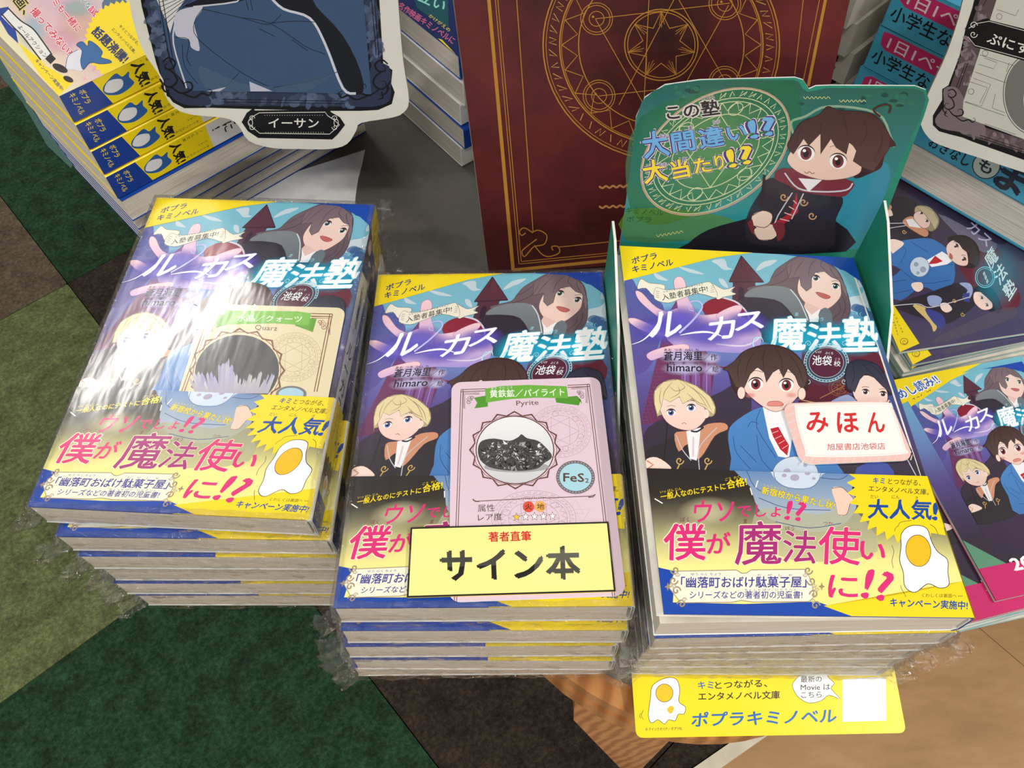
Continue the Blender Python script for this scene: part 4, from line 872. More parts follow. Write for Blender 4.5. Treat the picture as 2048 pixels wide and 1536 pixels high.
    a.poly([(1160, 660), (1300, 670), (1220, 740)], (240, 236, 238)); a.poly([(1150, 740), (1120, 860), (1000, 930), (1060, 940), (1160, 860)], (170, 36, 46)); 
    for k in range(4): a.line([(1130-k*26, 790+k*36), (1150-k*14, 810+k*34)], 6, (226, 180, 180))
    a.line([(1125, 745), (1040, 880), (1020, 930)], 7, (200, 200, 208)); a.line([(1190, 750), (1120, 900)], 7, (200, 200, 208))
    HC = (62, 36, 40)
    generic_head(a, [(1120, 500), (1095, 470), (1130, 400), (1180, 330), (1280, 290), (1330, 240), (1400, 262), (1560, 275), (1640, 320), (1700, 420), (1730, 470), (1690, 480), (1660, 540), (1640, 600), (1560, 640), (1500, 660), (1450, 640), (1200, 600), (1130, 560)],
                 [(1118, 500), (1160, 440), (1300, 380), (1480, 470), (1530, 600), (1480, 650), (1350, 672), (1250, 660), (1150, 620), (1095, 560)], HC, sk=(240, 212, 194),
                 bangs=[(1110, 500), (1095, 470), (1130, 400), (1180, 330), (1280, 290), (1330, 240), (1400, 262), (1560, 275), (1640, 320), (1700, 420), (1690, 490), (1600, 620), (1540, 600), (1480, 560), (1500, 500), (1460, 440), (1440, 520), (1380, 480), (1350, 430), (1290, 520), (1290, 400), (1220, 470), (1190, 430), (1130, 520)],
                 eyes=((1205, 515, 12), (1392, 562, 12)), eyec=(140, 60, 70), er=(50, 44), strands=[[(1200, 330), (1160, 400), (1150, 450)], [(1320, 300), (1290, 360), (1300, 440)], [(1420, 290), (1440, 360), (1450, 430)], [(1540, 300), (1560, 400), (1510, 480)], [(1640, 360), (1650, 450), (1600, 560)]])
    a.line([(1195, 622), (1210, 632), (1225, 622), (1240, 634), (1256, 628)], 4, (130, 70, 70), 3)
    a.line([(962, 640), (950, 760), (945, 900)], 16, (50, 30, 34)); a.poly([(890, 880), (950, 850), (1005, 870), (1000, 920), (960, 950), (900, 940)], (240, 212, 194), 3); a.poly([(900, 960), (1000, 930), (1040, 980), (1000, 1020), (930, 1020)], (240, 212, 194), 3); a.line([(890, 880), (950, 850), (1005, 870), (1000, 920), (960, 950), (900, 940), (900, 970), (930, 1020), (1000, 1020)], 4, (110, 60, 60), 3)
    a.poly([(860, 920), (890, 900), (905, 960), (890, 990)], (122, 44, 56)); a.poly([(1010, 930), (1070, 920), (1080, 990), (1040, 1030), (1030, 980)], (122, 44, 56), 3)
    a.line([(1640, 300), (1600, 260), (1660, 230), (1700, 240), (1690, 280)], 12, HC, 4)
    for x, y in ((1075, 770), (1190, 800), (1240, 880)): curl(a, x, y, 26, (206, 160, 110), 7)
ha = Art(hf.l, None, z0=4e-5); header_art(ha); ha.build('header_print', 'print_gloss', hd)
# yellow strip card sticking out from under the stack
sf = Frame(onz(1272, 1470, TZ+.0040), (1, .0, 0), (0, 1, 0))
P4 = [(1264, 1342), (1790, 1334), (1812, 1466), (1272, 1476)]
wl = [onz(x, y, TZ+.003+(.001 if i < 2 else -.004)) for i, (x, y) in enumerate(P4)]
cdir = (wl[2]-wl[3]).normalized(); upv = (wl[0]-wl[3]); upv = (upv-cdir*upv.dot(cdir)).normalized(); sfr = Frame(wl[3], cdir, upv)
cw = (wl[2]-wl[3]).length; chh = .030
st = empty('strip_card', sfr.mat()); tag(st, 'yellow strip card with blue katakana and a blank white square, below right stack', 'card')
b = link('card_board', prism('card_board', rrect(0, 0, cw, chh, .003, 4), 0, .0005, ['yellow_card']), st)
def strip_art(a):
    a.poly(rrect(.00005, .00005, cw-.00005, chh-.00005, .003, 4), (250, 222, 16), loc=True); a.C(1260, 880, 2.3414)
    egg = [(165, 1115), (215, 1120), (232, 1170), (228, 1225), (258, 1250), (252, 1282), (225, 1285), (210, 1315), (180, 1310), (160, 1330), (130, 1310), (100, 1325), (85, 1290), (95, 1210), (105, 1150)]
    K = (40, 36, 30); BL2 = (30, 104, 176)
    a.poly(egg, (250, 250, 250), 4); a.line(egg, 2.6, K, 4, True); a.ell(160, 1185, 40, 42, (248, 196, 30)); a.ring(160, 1185, 40, 42, 2.4, K); a.poly([(172, 1262), (190, 1245), (206, 1256), (190, 1282)], (248, 196, 30), 3)
    for p in ([(62, 1265), (52, 1290), (62, 1308)], [(50, 1280), (44, 1292), (50, 1304)]): a.line(p, 2, K, 3)
    a.text('キミ', 318, 1166, 390, 1164, 34, BL2, .03); a.text('とつながる、', 398, 1166, 640, 1156, 36, K, .025); a.text('エンタメノベル文庫', 320, 1220, 700, 1212, 38, K, .03)
    a.text('ポプラキミノベル', 286, 1342, 962, 1322, 66, BL2, .035, .12); a.text('© クイックオバケ／ポプラ社', 72, 1362, 242, 1358, 15, K, .02)
    bub = [(800, 1100), (850, 1086), (910, 1090), (930, 1115), (955, 1140), (940, 1165), (982, 1212), (930, 1195), (895, 1220), (840, 1232), (800, 1215), (775, 1190), (758, 1150), (775, 1120)]
    a.poly(bub, (252, 252, 250), 3); a.line(bub, 2.4, K, 3, True); a.text('最新の', 798, 1136, 896, 1134, 30, K, .01); a.text('Movie は', 798, 1172, 936, 1170, 28, K, .01); a.text('こちら', 800, 1208, 896, 1206, 28, K, .01)
    a.poly([(994, 1120), (1196, 1108), (1198, 1314), (994, 1320)], (246, 246, 246))
sa_ = Art(sfr.l, (0, 0, cw, chh), z0=.00052); strip_art(sa_); sa_.build('print', 'print_gloss', b)

# ================================================================ big dark red book-shaped display box
D_ = Vector(FW+RT*.106-UP*.907); U_ = -D_.normalized()
r1, r2 = Vector(ray(1026, 541)), Vector(ray(1235, 526)); nn = r1.cross(r2).normalized(); R_ = U_.cross(nn); R_ = (R_ if R_.x > 0 else -R_).normalized()
bo_ = onz(978, 549, TZ+.0008); rf = Frame(bo_, R_, U_)
RW = rf.l(1686, 60)[0]; RH = .40; RDp = .030
big = empty('book_display_box', rf.mat()); tag(big, 'large dark red spell-book shaped display box with gold magic circle, behind the middle stack', 'display box')
solid('maroon', (76, 25, 26), .5, .5, 11, .2); solid('card_grey', (150, 142, 130), .7)
link('front_panel', boxm('front_panel', 0, RW, .0, RH, -.003, 0, ['maroon']), big)
spn = link('spine_panel', boxm('spine_panel', .0, .003, .004, RH, -RDp, -.0032, ['maroon']), big)
link('side_panel', boxm('side_panel', RW-.003, RW, .004, RH, -RDp, -.0032, ['maroon']), big); link('back_panel', boxm('back_panel', -.003, RW, .018, RH, -RDp-.003, -RDp-.0002, ['card_grey']), big)
GD = (184, 130, 52)
def big_art(a):
    a.C(700, 0, 2.0078)
    R = random.Random(2)
    L0 = lambda y: 560+(y-0)*.088; 
    for off, w_ in ((0, 14), (26, 3), (36, 3)): a.line([(555+off, -30), (655+off*.9, 1085-off)], w_, GD)
    a.line([(652, 1085), (1100, 1040), (1300, 1020)], 13, GD); a.line([(680, 1060), (1300, 1000)], 3, GD); a.line([(688, 1050), (1300, 990)], 3, GD)
    for off, w_ in ((0, 12), (-24, 3)): a.line([(1915+off, -30), (1840+off, 345)], w_, GD)
    a.line([(668, -20), (735, 930)], 3.4, GD); a.line([(1822, -20), (1786, 300)], 3, GD); a.line([(840, 992), (1100, 965)], 3.4, GD)
    for p in ([(735, 930), (760, 925), (790, 945), (780, 980), (740, 990), (720, 1010), (700, 1030), (690, 1010), (710, 990), (750, 960)], [(735, 935), (700, 915), (680, 930), (690, 945), (705, 935)], [(740, 985), (770, 1020), (800, 1030), (840, 1015), (835, 990), (810, 990), (815, 1005)]): a.line(p, 4.5, GD, 4)
    cx, cy, r, ry = 1250, 180, 475, .97
    for q, w_ in ((1, 5), (.975, 2.5), (.86, 5), (.845, 2.5), (.70, 4), (.31, 4), (.285, 3)): a.ring(cx, cy, r*q, r*q*ry, w_, GD, 0, 60)
    P = lambda q, t: (cx+r*q*math.cos(t), cy+r*q*ry*math.sin(t))
    for k in range(24): t = k*math.tau/24; a.line([P(.84, t), P(.715, t+.13), P(.84, t+.26)], 3.4, GD)
    pts = []
    for k in range(14): pts.append(P(.29 if k % 2 == 0 else .16, k*math.tau/14-math.pi/2))
    a.line(pts, 4, GD, 0, True)
    for k in range(7): t = k*math.tau/7-math.pi/2; a.line([P(.28, t), P(.18, t+.15)], 2, GD); a.line([P(.28, t), P(.17, t-.1)], 2, GD); a.line([P(.28, t), P(.15, t+.02)], 2, GD)
    for x, y in ((990, 75), (1505, 15), (1000, 385), (1505, 330)):
        for q in (64, 54, 30): a.ring(x, y, q, q, 3, GD, 0, 28)
        a.ell(x-14, y-8, 5, 5, GD)
    for l in ([(985, 75), (1525, 12)], [(1000, 385), (1510, 330)], [(985, 75), (1180, 420)], [(1080, 420), (1310, -20)], [(1310, -20), (1560, 420)], [(1180, 420), (1200, 0)], [(1520, 20), (1300, 420)]): a.line(l, 3, GD)
    for k in range(56):
        t = k*math.tau/56; p0, p1, p2, p3 = P(.885, t), P(.95, t+.02), P(.89, t+.05), P(.95, t+.07)
        a.line(R.choice(([p0, p1, p2], [p1, p0, p3], [p0, p1, p2, p3], [p1, p2])), 3.4, (196, 150, 76))
    for y in (752, 832): a.line([(1000+i*14, y+(4 if i % 2 else -4)-i*.6) for i in range(16)], 8, (196, 140, 80), 3)
    for k in range(40):
        a.ell(R.uniform(480, 1800), R.uniform(0, 1080), R.uniform(.8, 2), R.uniform(1, 9), (130, 60, 56), R.uniform(0, 90), 6, .4)
ba = Art(rf.l, (.001, .001, RW-.001, RH-.001), z0=3e-5); big_art(ba); ba.build('gold_print', 'print_matte', big)
sa2 = Art(lambda x, y: (x, y), (.0005, .006, RDp-.001, RH), z0=3e-5); R = random.Random(8)
for k in range(16): sa2.ring(.016, .03+k*.026, .013, .016, .0012, (44, 12, 16), 0, 20)
for k in range(30): y = .01+k*.013; sa2.line([(.002, y), (.026, y+.018 if k % 2 else y-.008)], .001, (40, 12, 16))
sa2.build('spine_print', 'print_matte', spn, Matrix(((0, 0, -1, 0), (0, 1, 0, 0), (1, 0, 0, -RDp), (0, 0, 0, 1))))
# ================================================================ shark-band novels, upper left
def bookmesh(w_, h_, t_, cov, name='cover'):      # cover shell with spine at +x, pages visible on the other three sides
    return prism(name, [(0, 0), (w_-.001, 0), (w_, .001), (w_, t_-.001), (w_-.001, t_), (0, t_), (0, t_-.0005), (w_-.0012, t_-.0005), (w_-.0012, .0005), (0, .0005)], -h_, 0, [cov])
XZ = Matrix(((1, 0, 0, 0), (0, 0, -1, 0), (0, 1, 0, 0), (0, 0, 0, 1)))
def plain_book(m, w_, h_, t_, cov, label, cat='book', group=None, cache={}):
    key = (w_, h_, t_, cov)
    if key not in cache: cache[key] = (bookmesh(w_, h_, t_, cov), boxm('page_block', .0004, w_-.0016, .0003, h_-.0003, .0006, t_-.0006, ['pages']))
    r = empty('novel', m); tag(r, label, cat, group); c = link('cover', cache[key][0], r, XZ); link('page_block', cache[key][1], r); return r, c
A0, A1 = onz(210, 343, -.292), onz(380, 240, -.292); sdir = (A1-A0).normalized(); syaw = rad(42.5)-math.pi/2   # up direction of the covers
TSH = .0162
corner = [(212, 356), (183, 305), (152, 252), (119, 194)]
def shark_spine(a, t):
    mm = lambda v: v
    a.poly([(0, 0), (t, 0), (t, 173), (0, 173)], (226, 224, 222)); a.poly([(0, 113), (t, 113), (t, 173), (0, 173)], YEL); a.poly([(0, 156), (t, 152), (t, 173), (0, 173)], (24, 62, 150))
    a.text('キミノベル', 1.5, 169, 14, 169, 3.2, YEL, .02); a.text('ポプラ', 2, 164, 10, 164, 3.2, YEL, .02)
    bl = (46, 96, 160)
    a.poly([(3, 148), (2, 144), (5, 142), (4, 138), (7, 139), (11, 138), (13, 143), (13, 148), (10, 153), (6, 153)], bl, 4); a.poly([(4, 149), (6, 143), (10, 144), (11, 149), (8, 153)], (226, 226, 230), 4)
    a.text('人気!', 1, 136, 15, 136, 6.5, K0, .06); a.vtext('キミとつながる、', t*.84, 115, t*.84, 132, 2.0, K0); a.vtext('エンタメ', t*.62, 115, t*.62, 121, 1.6, K0); a.vtext('ノベル文庫。', t*.14, 115, t*.14, 131, 2.2, K0)
    a.vtext('すかに!', t*.5, 84, t*.5, 111, 7, K0, .03); a.vtext('って', t*.5, 62, t*.5, 80, 7, K0, .03)
ssa = Art(lambda x, y: (x/1000, H-y/1000), (0, 0, TSH, H)); shark_spine(ssa, TSH*1000)
spm = join_art('spine_print', [(ssa, lambda x, y, z: (W+.0001+z, y, TSH-.0006-x*.94))], 'print_gloss')
SLAB = ['blue-banded yellow spine novel, lowest of the four spines at upper left', 'yellow banded novel with spine out, third from the top at upper left', 'yellow banded novel with spine out, second from the top at upper left', 'glossy film-themed novel with a leaping sea creature band, on top of the upper left stack']
sh = []
for k in range(4):
    z = TZ+(6+k)*TSH-.0006; p = onz(*corner[k], z)
    m = pose(p-Vector((0, 0, TSH-.001)), syaw) @ Matrix.Translation((-W, 0, 0))
    r, c = plain_book(m, W, H, TSH-.0006, 'yellow_card', SLAB[k], group='shark band novels with their spines out'); sh.append(r); link('spine_print', spm, c, XZ.inverted())
# printed cover of the top one
ft = Frame(sh[3].matrix_world @ Vector((0, 0, TSH-.0006)), sh[3].matrix_world.to_3x3() @ Vector((1, 0, 0)), sh[3].matrix_world.to_3x3() @ Vector((0, 1, 0)))
def shark_cover(a):
    a.grid([(0, H), (W, H), (W, 0), (0, 0)], lambda u, v: stops(v, [(0, (110, 150, 190)), (.5, (150, 190, 210)), (.62, (200, 206, 190)), (.8, (214, 170, 196)), (1, (232, 226, 180))]), 8, 14, loc=True)
    a.C(0, 0, 3.657)
    a.blob(600, 180, 200, 160, (236, 200, 170), .6); a.blob(430, 300, 160, 120, (236, 180, 206), .6); a.blob(240, 230, 120, 150, (160, 200, 226), .6); a.blob(560, 60, 160, 80, (160, 200, 190), .6)
    a.poly([(-10, 130), (0, 60), (60, 50), (100, 150), (135, 320), (60, 250)], (20, 60, 150)); a.poly([(130, 310), (300, 440), (330, 480), (540, 600), (430, 700), (300, 560)], YEL)
    a.line([(40, 90), (120, 170), (200, 230), (270, 320), (340, 420)], 84, (232, 230, 226), 4); a.line([(60, 60), (150, 150), (240, 210), (310, 300), (380, 400)], 10, K0, 4); a.line([(10, 100), (90, 190), (160, 260), (230, 350), (300, 440)], 10, K0, 4)
    a.poly([(330, 430), (370, 390), (410, 430), (370, 470)], K0)
    PKR = (206, 50, 80)
    GLW = (246, 228, 228); a.C(0, 0, 3.2)
    a.text('よールアクション!', 112, 176, 292, 382, 30, K0, .01)
    a.text('撮ってみない?」', 190, 78, 446, 380, 56, PKR, .03, out=GLW, ow=.09); a.text('キミも一緒に', 296, -24, 490, 208, 50, PKR, .03, out=GLW, ow=.09); a.text('映画、', 20, -60, 150, 100, 80, K0, .03, out=(230, 210, 120), ow=.08); a.text('ヘンな', 490, -40, 560, 62, 36, (40, 140, 140), .03, out=GLW, ow=.09); a.text('謎!?', 560, 64, 640, 150, 46, (210, 50, 110), .03, out=GLW, ow=.09)
    a.C(0, 0, 3.657)
    a.poly([(760, 0), (900, -20), (960, 110), (860, 120), (760, 80)], (86, 110, 136), 3)
    a.starburst(900, 300, 262, 284, 40, YEL, 1.05, 8); a.poly([(880, 100), (1100, 150), (1200, 600), (900, 520), (820, 420)], YEL)
    BK = (24, 44, 96)
    a.C(0, 0, 3.2); a.text('話題沸騰!', 582, 212, 786, 412, 68, BK, .055); a.text('キミとつながる、', 760, 172, 880, 292, 22, K0, .02); a.text('エンタメノベル文庫。', 712, 190, 858, 345, 22, K0, .02); a.text('キャンペーン実施中!', 222, 392, 392, 584, 26, (20, 50, 120), .03); a.C(0, 0, 3.657)
    bl = (46, 100, 160); body = [(560, 330), (600, 305), (640, 340), (650, 300), (700, 325), (750, 380), (740, 420), (800, 440), (815, 460), (740, 470), (660, 460), (610, 510), (590, 450), (600, 370)]
    a.poly([(480, 500), (500, 410), (570, 365), (640, 400), (620, 470), (600, 520), (540, 510)], (220, 222, 232), 4); a.line([(480, 500), (500, 410), (570, 365)], 4, (40, 50, 80), 4)
    a.poly(body, bl, 4); a.line(body, 4, (30, 44, 80), 4, True)
    a.ell(440, 500, 60, 26, (40, 30, 34), 25); a.ell(500, 580, 40, 20, (40, 30, 34), 25)
    for x, y in ((690, 500), (620, 575)): a.starburst(x, y, 6, 30, 4, (236, 170, 180), 1, 20)
sc_ = Art(ft.l, CLIPC, z0=TSH-.0006+3e-5); shark_cover(sc_); sc_.build('cover_print', 'print_gloss', sh[3])
# the reversed ones below: page edges outwards
lowc = [(300, 440), (290, 440), (280, 436), (271, 432), (253, 418)]
for k in range(5):
    zk = TZ+k*TSH; q = onz(*((292, 476), (280, 458), (268, 440), (256, 422), (243, 403))[k], zk+TSH-.0006)
    # fore-edge along the viewer side: book rotated half a turn
    m = pose(Vector((q.x, q.y, CZ+zk+.0004)), syaw+math.pi) @ Matrix.Translation((0, -H, 0))
    plain_book(m, W, H, TSH-.0006, ('blue_card', 'blue_card', 'blue_card', 'blue_card', 'blue_card')[k], ('novel with page edges out, at the very bottom of the upper left stack', 'page-edge-out novel second from the bottom of the upper left stack', 'page-edge-out novel in the middle of those under the yellow spines', 'page-edge-out novel second below the yellow spines', 'page-edge-out novel right below the four yellow spines')[k], group='novels with page edges out, upper left stack')
# white sheet lying on the table there
ws = [onz(*p, TZ) for p in ((420, 400), (730, 300), (724, 330), (716, 360), (711, 395), (709, 440), (560, 470))]
o = link('paper_sheet', prism('paper_sheet', [(p.x, p.y) for p in ws], CZ+TZ-.0002, CZ+TZ+.0003, ['cover_white'])); tag(o, 'white sheet lying on the grey table behind the left stack', 'paper')

# ================================================================ standees
def standee(name, fr, outline, label, artfn, smooth=3, foot=None):
    r = empty(name, fr.mat()); tag(r, label, 'standee')
    pl = [fr.l(*p) for p in outline]; pl = smooth_loop(pl, True, smooth)
    b = link('card_board', prism('card_board', pl, -.0022, 0, ['white_board', 'board_edge'], side=1), r)
    a = Art(fr.l, None, z0=3e-5); artfn(a); a.build('print', 'print_matte', b); return r
solid('white_board', (222, 220, 210), .55, .02); solid('board_edge', (176, 168, 150), .7)
def marble(a, poly, dk, seed, lt):
    a.poly(poly, dk)
def scroll(a, pts, w_, c): a.line(pts, lambda q: w_*(.35+.65*math.sin(math.pi*min(1, q+.15))), c, 5)
def corner_ornament(a, x, y, s, c, w_=6, k=1.0, ux=(1, 0), uy=(0, 1)):
    def T(p): return (x+k*(p[0]*s*ux[0]+p[1]*uy[0]), y+k*(p[0]*s*ux[1]+p[1]*uy[1]))
    for pl in ([(0, -20), (28, -40), (60, -20), (50, 10), (20, 14), (10, -4), (24, -12)], [(10, 10), (50, 30), (70, 70), (40, 100), (10, 90), (12, 64), (34, 62)], [(40, 100), (90, 130), (140, 110), (136, 80), (108, 78), (104, 98)], [(90, 128), (150, 150), (190, 130), (220, 140), (236, 120), (218, 108)],
               [(-6, 90), (10, 120), (40, 130)], [(-14, 60), (0, 84), (6, 110)], [(30, 112), (24, 140), (50, 150)]):
        scroll(a, [T(p) for p in pl], w_*k, c)
def marble_band(a, quad, dark, light, seed, n=46):
    a.poly(quad, dark); R = random.Random(seed)
    for k in range(n):
        u, v = R.random(), R.uniform(.12, .88); p = [(quad[0][i]*(1-u)+quad[1][i]*u)*(1-v)+(quad[3][i]*(1-u)+quad[2][i]*u)*v for i in (0, 1)]
        a.ell(p[0], p[1], R.uniform(10, 34), R.uniform(6, 18), mixc(dark, light, R.uniform(.2, 1)), R.uniform(0, 180), 9, .5)
def ethan_art(a):
    a.C(0, 0, 2.2756)
    IK = (16, 18, 24); DK = (44, 54, 78); LT = (120, 140, 176)
    fr_ = [(640, -30), (650, 30), (715, 285), (730, 330), (752, 370), (760, 420), (790, 462), (840, 488), (960, 486), (1150, 492), (1500, 500), (1640, 500), (1720, 496), (1780, 470), (1792, 420), (1776, 380), (1782, 320), (1740, 290), (1722, 0), (1720, -30)]
    a.poly(fr_, IK); a.line(fr_, 9, IK)
    marble_band(a, [(655, -20), (700, -20), (775, 290), (728, 300)], DK, LT, 1); marble_band(a, [(1650, -20), (1712, -20), (1735, 300), (1690, 300)], DK, LT, 2); marble_band(a, [(840, 415), (1690, 430), (1690, 486), (850, 478)], DK, LT, 3, 60)
    a.poly([(725, 290), (770, 275), (800, 330), (850, 400), (930, 420), (960, 474), (850, 478), (780, 440), (745, 370)], DK, 3); a.poly([(1690, 300), (1770, 300), (1780, 400), (1770, 460), (1700, 485), (1600, 480), (1590, 440), (1660, 410)], DK, 3)
    a.poly([(700, -30), (1652, -30), (1690, 428), (870, 412), (800, 330), (770, 240)], (60, 84, 118))
    # lap of a seated figure in a blue tracksuit
    a.poly([(700, -30), (860, -30), (800, 60), (775, 150), (755, 90)], (214, 214, 212)); 
    for k in range(6): a.line([(725+k*6, 10+k*20), (860+k*8, -30)], 2.5, IK)
    a.poly([(830, 30), (960, -30), (1200, -30), (1080, 10), (900, 30)], (20, 24, 34)); a.poly([(1220, -30), (1300, 40), (1420, 90), (1500, 230), (1570, 400), (1650, 425), (1640, 320), (1560, 160), (1440, 30), (1400, -30)], (20, 24, 34), 3)
    a.line([(1225, -20), (1290, 40), (1410, 82), (1480, 200), (1560, 400), (1620, 425)], 11, (206, 210, 220), 4)
    a.poly([(800, 60), (880, 30), (925, 35), (885, 100), (900, 170), (908, 230), (870, 215), (860, 180), (800, 160)], (196, 196, 212), 3)
    for l in ([(925, 35), (885, 100), (905, 180), (1100, 330), (1240, 400)], [(920, 40), (1100, 80), (1220, 110), (1280, 65)], [(1100, 80), (1230, 105), (1390, 210), (1480, 245)], [(1225, 105), (1340, 95), (1450, 100)], [(800, 170), (860, 180), (850, 260), (870, 300)], [(1230, 400), (1400, 370), (1540, 325)], [(1020, 400), (1090, 330)], [(1180, 130), (1240, 160), (1250, 165)], [(830, 200), (840, 300), (900, 380)], [(1330, 180), (1400, 230)], [(1140, 0), (1150, 45)], [(1120, 0), (1130, 45)]): a.line(l, 3, (28, 38, 60), 3)
    a.poly([(910, 300), (1100, 380), (1250, 395), (1140, 415), (950, 412)], (96, 120, 150), 3, .45); a.poly([(1250, 400), (1540, 325), (1400, 415), (1260, 418)], (96, 120, 150), 0, .35); a.poly([(1140, 415), (1135, 370), (1240, 414)], (188, 190, 206))
    a.line([(800, 90), (790, 200), (850, 400)], 7, (200, 204, 214), 4); a.line([(880, 30), (1080, 6), (1070, -30)], 7, (200, 204, 214), 3)
    a.poly([(940, 415), (1030, 395), (1000, 415)], (188, 190, 206))
    for x0, x1, y0, y1 in ((720, 770, -20, 260), (738, 786, -20, 262), (1690, 1712, -20, 250), (1704, 1724, -20, 250)): a.line([(x0 if x0 < 1000 else x0, y0), (x1 if x0 < 1000 else x1, y1)], 3.5, IK)
    for y in (452, 463): a.line([(1010, y), (1570, y+8)], 3, IK)
    corner_ornament(a, 740, 300, 1, IK, 9, .95); corner_ornament(a, 1765, 310, -1, IK, 9, .95)
    tg = [(1102, 555), (1125, 515), (1155, 492), (1160, 505), (1500, 500), (1505, 512), (1545, 535), (1568, 568), (1535, 610), (1512, 632), (1175, 625), (1130, 595)]
    a.poly(tg, IK); a.line(tg, 5, IK, 0, True)
    ins = [(1180, 513), (1480, 510), (1490, 525), (1520, 545), (1545, 568), (1520, 592), (1500, 610), (1182, 606), (1150, 580), (1128, 556), (1150, 530)]
    a.line(ins, 3, (226, 224, 216), 0, True)
    for k in range(24): a.ell(1205+k*11.4, 524, 1.6, 1.6, (226, 224, 216), 0, 6); a.ell(1210+k*11.4, 602, 1.6, 1.6, (226, 224, 216), 0, 6)
    for s_, x in ((1, 1140), (-1, 1530)):
        for t_ in (1, -1): curl(a, x+s_*6, 558+t_*20, 14, (226, 224, 216), 3, s_, t_)
        a.ring(x, 558, 10, 16, 3, (226, 224, 216), 0, 12)
    a.text('イーサン', 1222, 580, 1450, 582, 42, (232, 230, 222), .02)
E_o = Vector((0, 0, 0)); _r = Vector(ray(600, 297)); _t = .335/_r.y; E_o = Vector((_r.x*_t, .335, CZ+_r.z*_t))
ef = upright(E_o, rad(-2), rad(0))
standee('picture_standee', ef, [(262, -110), (258, 0), (283, 95), (318, 150), (330, 190), (352, 218), (388, 230), (450, 236), (476, 250), (498, 282), (545, 296), (600, 298), (660, 298), (694, 288), (712, 262), (722, 246), (780, 236), (806, 226), (818, 200), (806, 120), (796, 0), (790, -110)],
        'white-bordered picture standee with a blue tracksuit figure and a black katakana name plate', ethan_art)
def puni_art(a):
    a.C(1700, 0, 3.2)
    IK = (18, 16, 20); DK = (92, 78, 80); LT = (190, 170, 180)
    a.poly([(810, -60), (780, 60), (740, 180), (700, 360), (630, 545), (590, 570), (590, 640), (560, 690), (530, 740), (530, 800), (570, 840), (640, 860), (720, 880), (780, 905), (1160, 1040), (1300, 1060), (1300, -60)], IK)
    marble_band(a, [(845, -40), (950, -40), (735, 640), (640, 560)], DK, LT, 5, 50); marble_band(a, [(720, 770), (1260, 940), (1220, 1010), (720, 860)], DK, LT, 6, 50)
    a.poly([(600, 570), (680, 560), (740, 660), (720, 740), (860, 800), (850, 880), (740, 850), (580, 820), (545, 760), (600, 680)], mixc(DK, LT, .35), 3)
    a.poly([(950, -40), (1300, -40), (1300, 960), (720, 745), (725, 650)], (206, 206, 196))
    for l in ([(830, 350), (1080, 430), (1060, 560)], [(790, 500), (900, 540), (840, 680), (740, 650)], [(760, 520), (880, 560), (830, 660)], [(860, 370), (940, 400), (920, 440), (820, 410)], [(730, 650), (990, 740)], [(860, 790), (1060, 860)], [(940, 60), (1060, 100), (1080, 60)], [(800, 460), (1000, 530)], [(1000, 460), (1020, 400)], [(930, 600), (910, 690), (990, 720)]): a.line(l, 3, (90, 88, 84))
    for x, y in ((955, 105), (775, 585), (865, 340)): a.ring(x, y, 18, 18, 3, (90, 88, 84), 0, 16)
    a.ell(1180, 600, 190, 250, (118, 118, 114), 0, 40); a.ring(1180, 600, 200, 262, 4, IK, 0, 40); a.ell(1230, 640, 120, 160, (220, 222, 226), 0, 30)
    tg = [(735, 180), (800, 140), (880, 115), (900, 130), (1300, 230), (1300, 440), (800, 300), (760, 250)]
    a.poly(tg, IK); a.line([(760, 180), (810, 150), (890, 135), (1300, 245)], 4, (226, 222, 212)); a.line([(755, 235), (800, 290), (1300, 425)], 4, (226, 222, 212))
    for t_ in (-1, 1): curl(a, 790, 190+t_*28, 26, (226, 222, 212), 5, 1, t_)
    a.text('ぷにす', 872, 272, 1135, 352, 70, (238, 234, 226), .02)
    for x0, y0, x1, y1 in ((740, 400, 680, 560), (755, 400, 695, 565), (830, 865, 1200, 985), (830, 880, 1200, 1000), (850, 40, 905, -60)): a.line([(x0, y0), (x1, y1)], 4, IK)
    corner_ornament(a, 620, 600, 1, IK, 9, .9, (1, .28), (-.28, 1))
_r = Vector(ray(1860, 290)); _t = .335/_r.y; pf = upright(Vector((_r.x*_t, .335, CZ+_r.z*_t)), rad(-14), rad(0))
standee('picture_standee', pf, [(1935, -110), (1926, 0), (1896, 100), (1862, 175), (1842, 225), (1842, 250), (1856, 274), (1880, 290), (1960, 316), (2048, 345), (2170, 380), (2200, 100), (2200, -110)],
        'white-bordered picture standee with a brown marbled frame and black hiragana plate, upper right', puni_art)

